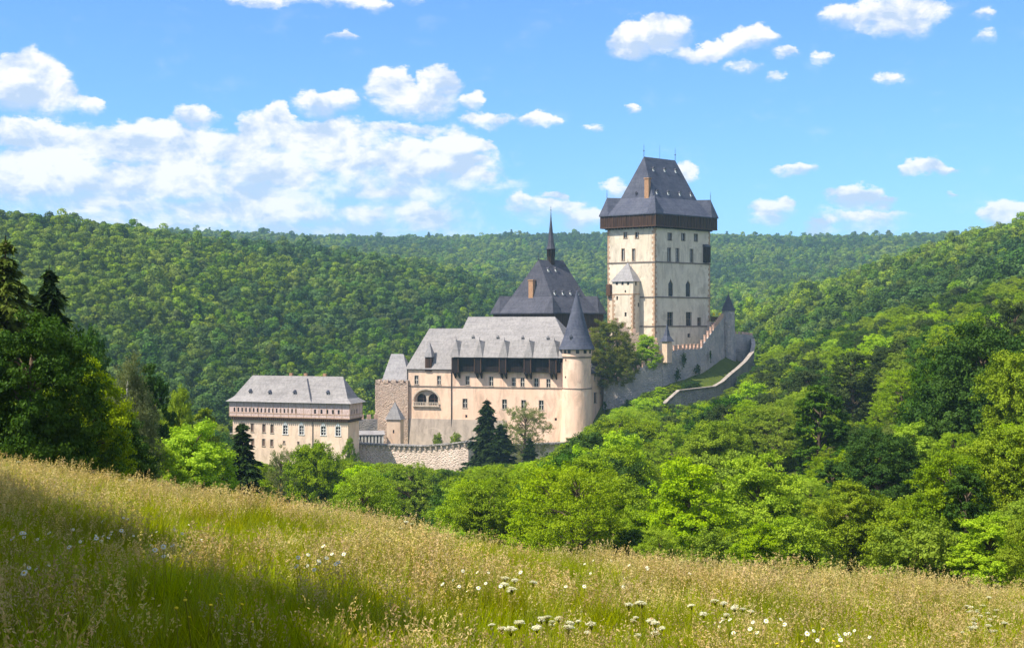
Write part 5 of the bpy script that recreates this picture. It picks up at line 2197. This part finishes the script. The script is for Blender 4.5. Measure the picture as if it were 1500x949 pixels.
for bx, bt, by, bk, bl in ((987, 598, 386, 'round', 'small rounded tree hiding the lower end of the outer wall'), (1012, 594, 392, 'bright', 'light green bushy tree under the level stretch of the outer wall'),
                           (1036, 588, 397, 'pine', 'greyish pine under the middle of the outer wall'), (1075, 566, 405, 'round', 'green tree under the rising stretch of the outer wall'),
                           (1094, 546, 418, 'dark', 'dark tree below the upper bend of the outer wall'), (918, 598, 384, 'dark', 'dark bush at the foot of the stepped wall'), (945, 586, 388, 'round', 'green tree growing at the foot of the stepped wall'),
                           (930, 583, 397, 'dark', 'dark shrub on the grass strip, lowest of the row under the climbing wall'), (950, 573, 399, 'round', 'green shrub on the grass strip below the slim square turret'),
                           (968, 566, 400, 'bright', 'light green shrub behind the lower end of the outer wall'), (987, 562, 402, 'round', 'middle green shrub behind the level stretch of the outer wall'), (1012, 558, 406, 'dark', 'small dark shrub highest on the grass strip')):
    tree_px(bk, bx, bt, by, bl, 32, 0, bx)
tree_px('round', 1395, 655, 86, 'mid green tree under the huge dark crown near the meadow', 130, 0, .6)
tree_px('round', 1475, 615, 88, 'leafy green tree touching the right edge of the photo', 130, 2, 4.4)
tree_px('bright', 1450, 748, 64, 'low sunlit bright green bush at the right end of the meadow', 120, 1, 2.0)
tree_px('slender', 1415, 668, 74, 'narrow dark tree rising right behind the bright meadow bush', 60, 1, .2)
tree_px('round', 1245, 700, 92, 'dense green tree right of the ash pair at the meadow edge', 120, 1, 5.1)
tree_px('round', 880, 618, 300, 'round fresh green tree below the foot of the round tower', 74, 0, 1.4)
tree_px('yellow', 985, 618, 205, 'airy yellow-green tree below the outer wall', 90, 1, 2.8)
tree_px('yellow', 600, 672, 190, 'yellow-green airy tree under the bailey wall', 100, 0, 1.0)
tree_px('ivy', 886, 580, 391.5, 'narrow ivy column climbing the wall beside the shaded palace wing', 9, 0, 0, cat='ivy', z=-34)

for px, Y, ww, lab in ((641, 389, 14, 'small round bush before the left end of the palace wall'), (667.5, 390, 17, 'second small bush under the palace downpipe')):
    x = (px - CX) / F * Y
    tree_px('bush', px, 634, Y, lab, ww, 0, px, cat='bush', z=Zp(652, Y))

# --- trees left of the view and behind the camera throw the meadow into shade
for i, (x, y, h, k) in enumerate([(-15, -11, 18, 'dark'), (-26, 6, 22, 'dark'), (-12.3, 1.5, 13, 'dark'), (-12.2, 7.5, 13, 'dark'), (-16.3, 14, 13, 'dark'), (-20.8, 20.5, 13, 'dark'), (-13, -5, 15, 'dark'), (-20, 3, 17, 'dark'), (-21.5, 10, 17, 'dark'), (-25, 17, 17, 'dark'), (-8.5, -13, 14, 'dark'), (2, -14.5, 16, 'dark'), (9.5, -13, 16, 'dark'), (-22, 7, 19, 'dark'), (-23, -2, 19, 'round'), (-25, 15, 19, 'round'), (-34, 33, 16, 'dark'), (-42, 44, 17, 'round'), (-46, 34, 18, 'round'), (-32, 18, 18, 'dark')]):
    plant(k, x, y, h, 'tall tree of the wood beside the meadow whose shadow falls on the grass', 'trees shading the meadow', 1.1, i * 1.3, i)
    SOLID.append((x, y, 4))

# --- the wood: candidates on a jittered grid, limited so the castle stays in view
LIM_X = [-400, 150, 225, 330, 345, 400, 430, 500, 520, 560, 690, 700, 790, 830, 860, 900, 915, 960, 975, 1010, 1060, 1085, 1110, 1135, 1200, 1300, 1400, 1500, 1900]
LIM_Y = [520, 560, 585, 612, 668, 678, 680, 672, 672, 676, 690, 680, 672, 650, 628, 602, 586, 574, 588, 588, 578, 564, 535, 505, 470, 430, 400, 400, 400]
rng = np.random.default_rng(77)
cand = []
gap = 6.2
WALL_X = [300, 330, 345, 527, 560, 700, 822, 870, 895, 967, 1046, 1070, 1104, 1112, 1800]
WALL_Y = [420, 372, 366, 366, 364, 378, 370, 380, 390, 383, 400, 411, 440, 460, 460]
for gy in np.arange(58, 432, gap):
    for gx in np.arange(-190, 215, gap):
        x, y = gx + rng.uniform(-2.4, 2.4), gy + rng.uniform(-2.4, 2.4)
        px = CX + F * x / y
        if px < -260 or px > 1760:
            continue
        if y < 78 and 200 < px < 1230:
            continue
        if y < 92 and 300 < px < 960:
            continue
        if any((x - a) ** 2 + (y - b) ** 2 < max(2.6, r) ** 2 for a, b, r in SOLID):
            continue
        if y > np.interp(px, WALL_X, WALL_Y) - 2.5:
            continue
        lim = np.interp(px, LIM_X, LIM_Y)
        for fx, fy, ft, fw in FRONT:
            if y < fy and abs(px - fx) < fw + 20:
                lim = max(lim, ft + 100)
        zb = h1(x, y)
        hmax = Zp(lim, y) - zb
        h = rng.uniform(8.5, 14.5)
        if y < 100 and px > 300:
            h = rng.uniform(6, 11)
        h = min(h, hmax * rng.uniform(.86, 1.0), max(4.2, .098 * y))
        if h < (1.6 if y > 300 else 3.2):
            continue
        m = mnoise.noise(Vector((x * .021, y * .021, 3.1)))
        r = rng.uniform()
        if px < 330:
            kind = 'dark' if r < .28 else ('round' if r < .85 else 'slender')
        elif y > 215 and px > 960:
            kind = 'pine' if r < .36 else ('round' if r < .66 else ('yellow' if r < .80 else ('bright' if r < .88 else 'dark')))
        else:
            kind = 'round' if r < .42 else ('bright' if r < .60 else ('yellow' if r < .78 else ('dark' if r < .92 else 'slender')))
            if m > .15 and r < .6:
                kind = 'yellow' if r < .3 else 'bright'
        if h < 4.2:
            kind = 'bush'
        cand.append((h / y, kind, x, y, zb, h, px))
# what hides behind nearer crowns or outside the frame is not worth an object of its own
inside = [c for c in cand if -70 < c[6] < 1570]
inside.sort(key=lambda c: -c[0] * (1.0 if c[3] < 330 else .7))
solo, rest = inside[:225], inside[225:] + [c for c in cand if not (-70 < c[6] < 1570)]
KIND_WORDS = {'round': 'mid green round-crowned tree', 'bright': 'bright fresh green tree', 'yellow': 'airy yellow-green tree', 'dark': 'dark green dense tree', 'slender': 'narrow upright green tree', 'pine': 'dull olive-brown pine', 'bush': 'low green bush'}


def region(px, y):
    if px < 330:
        return 'in the shaded wood left of the castle'
    if px < 700:
        return 'in the trees between meadow and bailey wall' if y > 140 else 'along the meadow edge below the gatehouse'
    if px < 960:
        return 'in the trees below the palace and round tower' if y > 140 else 'along the meadow edge below the palace'
    if px < 1230:
        return 'on the slope below the outer castle wall' if y > 140 else 'along the meadow edge behind the ash pair'
    return 'in the upper wood on the right slope' if y > 140 else 'near the right end of the meadow edge'


for i, (_, kind, x, y, zb, h, px) in enumerate(solo):
    lab = 'one %s %s' % (KIND_WORDS[kind], region(px, y))
    plant(kind, x, y, h, lab, '%ss %s' % (KIND_WORDS[kind], region(px, y)), rng.uniform(.9, 1.2), rng.uniform(0, 6.28), i, zb, lean=rng.uniform(-.05, .05))


# ------------------------------------------------------------------ scattering of masses nobody could count
def proto_collection(name, meshes):
    c = bpy.data.collections.new(name)
    for i, me in enumerate(meshes):
        o = bpy.data.objects.new('%s_%02d' % (name, i), me)
        c.objects.link(o)
    return c


def scatter(name, pts, rz, sc, idx, coll, label, mat, tilt=None):
    """one object of kind stuff; geometry nodes put a copy of collection member idx on every point"""
    me = bpy.data.meshes.new(name)
    n = len(pts)
    me.vertices.add(n)
    me.vertices.foreach_set('co', np.asarray(pts, np.float32).ravel())
    rot = np.zeros((n, 3), np.float32)
    rot[:, 2] = rz
    if tilt is not None:
        rot[:, :2] = tilt
    a = me.attributes.new('rot', 'FLOAT_VECTOR', 'POINT')
    a.data.foreach_set('vector', rot.ravel())
    a = me.attributes.new('sc', 'FLOAT_VECTOR', 'POINT')
    a.data.foreach_set('vector', np.asarray(sc, np.float32).ravel())
    a = me.attributes.new('idx', 'INT', 'POINT')
    a.data.foreach_set('value', np.asarray(idx, np.int32))
    me.update()
    o = bpy.data.objects.new(name, me)
    COL.objects.link(o)
    ng = bpy.data.node_groups.new(name + '_scatter', 'GeometryNodeTree')
    ng.interface.new_socket('Geometry', in_out='INPUT', socket_type='NodeSocketGeometry')
    ng.interface.new_socket('Geometry', in_out='OUTPUT', socket_type='NodeSocketGeometry')
    N, L = ng.nodes, ng.links
    gi, go = N.new('NodeGroupInput'), N.new('NodeGroupOutput')
    ci = N.new('GeometryNodeCollectionInfo')
    ci.inputs['Collection'].default_value = coll
    ci.inputs['Separate Children'].default_value = True
    ci.inputs['Reset Children'].default_value = True
    iop = N.new('GeometryNodeInstanceOnPoints')
    iop.inputs['Pick Instance'].default_value = True

    def attr(nm, typ):
        q = N.new('GeometryNodeInputNamedAttribute')
        q.data_type = typ
        q.inputs['Name'].default_value = nm
        return q.outputs[0]
    mp = N.new('GeometryNodeMeshToPoints')
    L.new(gi.outputs[0], mp.inputs[0])
    L.new(mp.outputs[0], iop.inputs['Points'])
    L.new(ci.outputs[0], iop.inputs['Instance'])
    L.new(attr('idx', 'INT'), iop.inputs['Instance Index'])
    e2r = N.new('FunctionNodeEulerToRotation')
    L.new(attr('rot', 'FLOAT_VECTOR'), e2r.inputs[0])
    L.new(e2r.outputs[0], iop.inputs['Rotation'])
    L.new(attr('sc', 'FLOAT_VECTOR'), iop.inputs['Scale'])
    L.new(iop.outputs[0], go.inputs[0])
    md = o.modifiers.new('scatter', 'NODES')
    md.node_group = ng
    o['kind'] = 'stuff'
    o['label'] = label
    return o


def forest_crown(seed, tall_=False, mat='leaf_forest', wide=1.0, n=11):
    rg = np.random.default_rng(seed)
    if tall_:
        cr, _ = spruce(seed, 12, 2.6, 'leaf_forest_dark', 12, 10, card=1.5)
        return cr
    cen, nrm, cl = [], [], []
    for i in range(n):
        a, t = rg.uniform(0, 6.28), rg.uniform(0, 1)
        r = 3.6 * math.sqrt(max(0, 1 - t ** 2.2)) * rg.uniform(.25, .9) ** .6 * wide
        p = np.array([math.cos(a) * r, math.sin(a) * r, 4.6 + 6.2 * t])
        k = 120
        u = unit(rg, k) + np.array([math.cos(a) * .4 * r / 3.6, math.sin(a) * .4 * r / 3.6, .45])
        u /= np.linalg.norm(u, axis=1, keepdims=True)
        cen.append(p + u * rg.uniform(.8, 2.0) * rg.uniform(.75, 1.05, (k, 1)))
        nrm.append(u)
        cl.append(np.full(k, rg.uniform()))
    v, f, at = leaves_mesh('crown', np.concatenate(cen), np.concatenate(nrm), .62, mat, rg, np.concatenate(cl), .75, .1, .74)
    return mesh_np('forest_crown', v, f, mat, attr=at)


KINDS = ['round', 'bright', 'yellow', 'dark', 'slender', 'pine', 'bush']


def joined_tree(kind, v):
    crown, trunk = PROTO[kind][v % len(PROTO[kind])]
    return crown


near_coll = proto_collection('wood_crown', [joined_tree(k, 0) for k in KINDS])
scatter('undergrowth_wood', [(c[2], c[3], c[4]) for c in rest], [rng.uniform(0, 6.28) for _ in rest],
        [(c[5] / BASE_H[c[1]] * 1.1,) * 2 + (c[5] / BASE_H[c[1]],) for c in rest], [KINDS.index(c[1]) for c in rest], near_coll,
        'mass of further treetops filling the wood around the castle hill', 'leaf_mid')

far_coll = proto_collection('hill_crown', [forest_crown(200 + i, wide=(1.0, 1.25, .8, 1.1)[i], n=(11, 14, 9, 8)[i]) for i in range(4)]
                           + [forest_crown(300, True)] + [forest_crown(210 + i, mat='leaf_forest_dark', wide=(1.1, .75, 1.0)[i]) for i in range(3)]
                           + [forest_crown(220 + i, mat='leaf_forest_light', wide=(1.0, 1.2, .85)[i]) for i in range(3)])
fp, fr, fs, fi = [], [], [], []
rows = np.concatenate([np.arange(372, 980, 6.2), np.arange(980, 2350, 11.0)])
for gy in rows:
    step = 6.2 if gy < 980 else 11.0
    half = .46 * gy
    gx = np.arange(-half, half, step)
    x = gx + rng.uniform(-.42, .42, len(gx)) * step
    y = gy + rng.uniform(-.42, .42, len(gx)) * step
    z = H(x, y)
    d = np.min([np.hypot(x - sx, (y - sy)) for sx, sy, _ in SPINE], axis=0)
    for a, b, c, dd in zip(x, y, z, d):
        px = CX + F * a / b
        if dd < 24 and b < 480 or (b < 432 and b < np.interp(px, WALL_X, WALL_Y)):
            continue
        s = rng.uniform(.55, 1.25) * (1.0 if gy < 980 else 1.35)
        top = CY - F * (c + 12 * s) / b
        if b < 480 and -20 < px < 1130 and top < np.interp(px, LIM_X, LIM_Y) and px > 330:
            if 335 < px < 545 and b > 405 and top > 560:
                pass
            else:
                continue
        fp.append((a, b, c - 2.2 * s))
        fr.append(rng.uniform(0, 6.28))
        q = rng.uniform(.95, 1.35)
        if rng.uniform() < .05:
            s *= 1.3
        fs.append((s * q, s * q, s * rng.uniform(.85, 1.15)))
        m = 1.25 * mnoise.noise(Vector((a * .007, b * .0045, .7)))
        m += .5 * mnoise.noise(Vector((a * .04, b * .04, 4.7)))
        q = m + rng.normal() * .28
        # collection members are taken in name order: 0-3 mid, 4 conifer, 5-7 dark, 8-10 light
        fi.append(4 if rng.uniform() < .02 + .12 * (m < -.3) else (int(rng.integers(5, 8)) if q < -.28 else (int(rng.integers(8, 11)) if q > .38 else int(rng.integers(0, 4)))))
scatter('hill_forest', fp, fr, fs, fi, far_coll, 'unbroken deciduous forest covering the hills behind the castle', 'leaf_forest')


# ------------------------------------------------------------------ meadow
def blades(seed, n, hmin, hmax, width, mat, spread, bend, heads=None, head_mat=None):
    rg = np.random.default_rng(seed)
    V, Fc, M, at = [], [], [], []
    for i in range(n):
        a, r = rg.uniform(0, 6.28), spread * math.sqrt(rg.uniform())
        bx, by = math.cos(a) * r, math.sin(a) * r
        h = rg.uniform(hmin, hmax)
        la, lb = rg.uniform(0, 6.28), bend * h * rg.uniform(.25, 1)
        dx, dy = math.cos(la) * lb + .05 * h, math.sin(la) * lb
        wa = rg.uniform(0, 6.28)
        wx, wy = math.cos(wa) * width / 2, math.sin(wa) * width / 2
        i0 = len(V)
        cl = rg.uniform()
        for t, ww in ((0, 1), (.4, .9), (.75, .6), (1, .12)):
            cx, cy, cz = bx + dx * t ** 2, by + dy * t ** 2, h * (t - .12 * t ** 3 * (lb / h) * 2)
            V.append((cx - wx * ww, cy - wy * ww, cz))
            V.append((cx + wx * ww, cy + wy * ww, cz))
            at += [cl, cl]
        for k in range(3):
            Fc.append((i0 + 2 * k, i0 + 2 * k + 1, i0 + 2 * k + 3, i0 + 2 * k + 2))
            M.append(0)
        if heads and rg.uniform() < heads:
            L = rg.uniform(.10, .19)
            nk = 9
            tip = np.array([bx + dx, by + dy, h * (1 - .12 * lb / h * 2)])
            dr = np.array([dx * .9, dy * .9, h * .55])
            dr /= np.linalg.norm(dr)
            for k in range(nk):
                t = (k + rg.uniform()) / nk
                rad = .012 * (1 - abs(2 * t - .8)) + .004
                q = tip + dr * (t - .25) * L + rg.normal(size=3) * rad
                q[2] -= .12 * L * t * t
                s = rg.uniform(.009, .018)
                u1 = rg.normal(size=3)
                u1 = dr * .8 + u1 * .6
                u1 /= np.linalg.norm(u1)
                u2 = np.cross(u1, rg.normal(size=3))
                u2 /= np.linalg.norm(u2) + 1e-9
                i0 = len(V)
                V += [tuple(q - u1 * s), tuple(q + u2 * s * .4), tuple(q + u1 * s), tuple(q - u2 * s * .4)]
                at += [cl] * 4
                Fc.append((i0, i0 + 1, i0 + 2, i0 + 3))
                M.append(1)
    mats = [mat] + ([head_mat] if head_mat else [])
    return mesh_np('tuft', V, Fc, mats, mat_idx=M, attr=at)


tufts = [blades(401, 70, .22, .60, .009, 'grass_green', .16, .45), blades(402, 70, .26, .66, .008, 'grass_green', .17, .5), blades(403, 60, .15, .45, .011, 'grass_green', .15, .6),
         blades(404, 22, .42, .72, .003, 'grass_stem', .16, .28, .95, 'grass_straw'), blades(405, 20, .44, .78, .003, 'grass_stem', .17, .34, .95, 'grass_straw'), blades(406, 22, .36, .64, .003, 'grass_stem', .15, .22, .95, 'grass_straw')]
tuft_coll = proto_collection('meadow_tuft', tufts)
gp, gr, gs, gi_, gt = [], [], [], [], []
Y = 3.2
while Y < 62:
    st = .135 + .0034 * Y
    half = .42 * Y + 1.5
    gx = np.arange(-half, half, st)
    x = gx + rng.uniform(-.5, .5, len(gx)) * st
    y = Y + rng.uniform(-.5, .5, len(gx)) * st
    z = H(x, y)
    for a, b, c in zip(x, y, z):
        m = mnoise.noise(Vector((a * .30, b * .22, 1.7))) * .55 + mnoise.noise(Vector((a * .9, b * .6, 9.7))) * .35
        seedy = .10 + .8 * m + .011 * (b - 8)
        if a < -2 and b < 26:
            seedy += .02
        k = int(rng.integers(3, 6)) if rng.uniform() < seedy else int(rng.integers(0, 3))
        s = (.85 + .45 * m) * rng.uniform(.8, 1.2) * (1 + .004 * b)
        gp.append((a, b, c - .02))
        gr.append(rng.uniform(0, 6.28))
        gs.append((s * (1 + .012 * b), s * (1 + .012 * b), s))
        gi_.append(k)
        gt.append((rng.normal() * .06, .06 + rng.normal() * .06))
    Y += st
scatter('meadow_grass', gp, gr, gs, gi_, tuft_coll, 'tall flowering hay meadow of green blades and pinkish straw seed heads', 'grass_green', gt)
print('grass', len(gp), 'forest', len(fp), 'solo', len(solo), 'rest', len(rest), 'cand', len(cand))


def umbel_meshes(seed, wide):
    rg = np.random.default_rng(seed)
    mb = MB()
    mb.tube([(0, 0, 0), (.01, .01, .4), (0, .02, .72)], [.004, .0035, .003], 5)
    rays = []
    for i in range(15):
        a = 6.283 * i / 15 * 2.4
        r = wide * math.sqrt((i + .4) / 15)
        rays.append((math.cos(a) * r, math.sin(a) * r + .02, .80 - r * r / wide * .35 + rg.uniform(-.006, .006)))
        mb.tube([(0, .02, .72), rays[-1]], [.0018, .0012], 4)
    stem = bpy.data.meshes.new('stem')
    stem.from_pydata([tuple(v) for v in mb.v], [], mb.f)
    stem.materials.append(MATS['grass_stem'])
    cen = np.concatenate([np.array(p) + rg.normal(size=(44, 3)) * np.array([.0095, .0095, .0045]) for p in rays])
    v, f, at = leaves_mesh('umbel', cen, np.tile([0, 0, 1.0], (len(cen), 1)), .0105, 'petal_cream', rg, np.zeros(len(cen)), .9, 0, .8)
    return stem, mesh_np('umbel', v, f, 'petal_cream', attr=at)


def daisy_meshes(seed):
    rg = np.random.default_rng(seed)
    mb = MB()
    mb.tube([(0, 0, 0), (.015, 0, .4), (.01, -.02, .68)], [.003, .0026, .0024], 5)
    stem = bpy.data.meshes.new('stem')
    stem.from_pydata([tuple(v) for v in mb.v], [], mb.f)
    stem.materials.append(MATS['grass_stem'])
    c = np.array((.01, -.02, .68))
    ax = np.array((rg.uniform(-.35, .1), -.55, .8))
    ax /= np.linalg.norm(ax)
    u = np.cross(ax, (0, 0, 1.0))
    u /= np.linalg.norm(u)
    w = np.cross(ax, u)
    V, Fc = [], []
    for i in range(19):
        a = 6.283 * i / 19 + rg.uniform(-.08, .08)
        d = u * math.cos(a) + w * math.sin(a)
        sd_ = -u * math.sin(a) + w * math.cos(a)
        L = .027 * rg.uniform(.88, 1.1)
        i0 = len(V)
        V += [c + d * .006, c + d * L * .6 + sd_ * .0050 + ax * .001, c + d * L - ax * .003, c + d * L * .6 - sd_ * .0050 + ax * .001]
        Fc.append((i0, i0 + 1, i0 + 2, i0 + 3))
    pet = mesh_np('petal_ring', np.array(V), Fc, 'petal', attr=np.zeros(len(V)))
    V, Fc = [], []
    nseg = 10
    for j, (r, hh) in enumerate(((.0095, 0), (.0085, .003), (.0045, .005), (.0005, .0055))):
        for k in range(nseg):
            V.append(c + (u * math.cos(6.283 * k / nseg) + w * math.sin(6.283 * k / nseg)) * r + ax * hh)
    for j in range(3):
        for k in range(nseg):
            Fc.append((j * nseg + k, j * nseg + (k + 1) % nseg, (j + 1) * nseg + (k + 1) % nseg, (j + 1) * nseg + k))
    return stem, pet, mesh_np('flower_centre', np.array(V), Fc, 'petal_yellow', attr=np.zeros(len(V)))


UMB = [umbel_meshes(i, w) for i, w in ((501, .034), (502, .042), (503, .028))]
DAI = [daisy_meshes(i) for i in (511, 512, 513)]


def meadow_at(px, py, hh):
    u = (px - CX) / F
    lo, hi = 2.0, 70.0
    prev = None
    for Yq in np.geomspace(4, 62, 400):
        zz = h1(u * Yq, Yq) + hh
        if Zp(py, Yq) <= zz:
            return u * Yq, float(Yq)
    return None


def flower(kind, px, py, label, group, s=1.0, i=0):
    q = meadow_at(px, py, .70 * s)
    if q is None:
        return
    x, y = q
    z = h1(x, y)
    nm, cat = {'umbel': ('umbel_flower', 'flower'), 'daisy': ('daisy_flower', 'flower'), 'buttercup': ('buttercup_flower', 'flower')}[kind]
    g = thing(nm, (x, y, z), label, cat, group)
    g.scale = (s * (1.0 + .006 * y),) * 2 + (s,)
    g.rotation_euler = (rng.normal() * .08, rng.normal() * .08, rng.uniform(0, 6.28) if kind != 'daisy' else rng.uniform(-.9, .9))
    if kind == 'daisy':
        g.scale = tuple(v * .8 for v in g.scale[:2]) + (g.scale[2],)
    if kind == 'umbel':
        st, hd = UMB[i % 3]
        parts = (('stem', st), ('flower_head', hd))
    elif kind == 'daisy':
        st, pe, ce = DAI[i % 3]
        parts = (('stem', st), ('petal_ring', pe), ('flower_centre', ce))
    else:
        st, pe, ce = DAI[i % 3]
        parts = (('stem', st), ('flower_head', ce))
    for n_, me in parts:
        o = bpy.data.objects.new(n_, me)
        COL.objects.link(o)
        o.parent = g
    if kind == 'buttercup':
        g.scale = (s * 1.6, s * 1.6, s)


UMB_S = .80


def cluster(kind, cx, cy, rx, ry, n, label, group, s=1.0):
    for i in range(n):
        a, r = rng.uniform(0, 6.283), math.sqrt(rng.uniform())
        flower(kind, cx + math.cos(a) * r * rx, cy + math.sin(a) * r * ry, label, group, s * rng.uniform(.72, 1.15), i)


cluster('daisy', 70, 785, 70, 16, 11, 'white daisy in the shaded grass near the left edge', 'daisies in the shaded left grass')
cluster('daisy', 170, 775, 40, 20, 12, 'white daisy in the dense group where shade meets light on the left', 'daisies where shade meets light')
cluster('daisy', 255, 790, 60, 25, 14, 'white daisy on the sunlit rim of the left shade', 'daisies on the rim of the left shade')
cluster('daisy', 40, 835, 45, 15, 5, 'white daisy low in the darkest shaded corner', 'daisies in the dark corner')
cluster('daisy', 470, 815, 40, 18, 14, 'white daisy in the sunny group left of the meadow centre', 'daisies left of the meadow centre')
cluster('daisy', 680, 845, 40, 20, 10, 'white daisy in the loose group in the middle of the meadow', 'daisies in mid meadow')
cluster('umbel', 745, 862, 22, 14, 8, 'creamy white umbel in the tight bunch at the meadow centre', 'umbels at the meadow centre', UMB_S)
cluster('umbel', 800, 925, 75, 16, 16, 'creamy white umbel in the long row near the lower edge of the meadow', 'umbels near the lower edge', UMB_S)
cluster('umbel', 945, 915, 35, 24, 11, 'creamy white umbel in the bunch right of the lower row', 'umbels right of the lower row', UMB_S)
cluster('umbel', 1060, 900, 45, 14, 9, 'creamy white umbel among the scattered ones below the ash pair', 'umbels below the ash pair', UMB_S)
cluster('daisy', 1100, 912, 60, 18, 12, 'white daisy scattered between the umbels of the lower right meadow', 'daisies of the lower right meadow')
cluster('daisy', 1230, 925, 60, 12, 10, 'white daisy left of the big umbel cluster', 'daisies left of the big umbel cluster')
cluster('umbel', 1440, 900, 32, 18, 15, 'big creamy umbel in the dense cluster near the right edge', 'umbels in the big right cluster', UMB_S)
cluster('umbel', 1440, 928, 40, 12, 10, 'creamy umbel along the underside of the big right cluster', 'umbels under the big right cluster', UMB_S)
cluster('umbel', 1310, 838, 60, 6, 12, 'small far umbel at the right meadow edge before the dark trees', 'umbels at the right meadow edge', UMB_S)
cluster('umbel', 600, 775, 22, 6, 8, 'small far umbel on the left meadow crest below the bushes', 'umbels on the left crest', UMB_S)
cluster('umbel', 240, 708, 60, 6, 16, 'small far umbel on the meadow crest below the yellow-green tree', 'umbels on the crest', UMB_S)
cluster('umbel', 60, 678, 50, 6, 12, 'small far umbel on the crest below the shaded left trees', 'umbels on the left end of the crest', UMB_S)
cluster('daisy', 900, 840, 140, 22, 14, 'lone white daisy in the pinkish grass of the upper meadow', 'daisies of the upper meadow')
cluster('buttercup', 300, 890, 60, 30, 9, 'small yellow buttercup at the bottom edge of the left shade', 'buttercups in the left shade')
cluster('buttercup', 1180, 930, 120, 14, 8, 'small yellow buttercup near the lower right edge', 'buttercups near the lower right edge')

# ------------------------------------------------------------------ haze
HAZE = 0.00012
if HAZE > 0:
    m = bpy.data.materials.new('haze')
    m.use_nodes = True
    MATS['haze'] = m
    t = NT(m.node_tree)
    t.n.clear()
    v = t.new('ShaderNodeVolumePrincipled')
    v.inputs['Color'].default_value = (.46, .76, 1.0, 1)
    v.inputs['Density'].default_value = HAZE
    o = t.new('ShaderNodeOutputMaterial')
    t.l.new(v.outputs[0], o.inputs['Volume'])
    hb = MB()
    x0, x1, y0, y1, z0, z1 = -16000, 16000, -400, 9300, -640, 260
    hb.hexa([(x0, y0, z0), (x1, y0, z0), (x1, y1, z0), (x0, y1, z0)], [(x0, y0, z1), (x1, y0, z1), (x1, y1, z1), (x0, y1, z1)])
    hz = hb.build('haze', 'haze')
    hz['kind'] = 'stuff'
    hz['label'] = 'faint bluish summer haze over the valley and far hills'
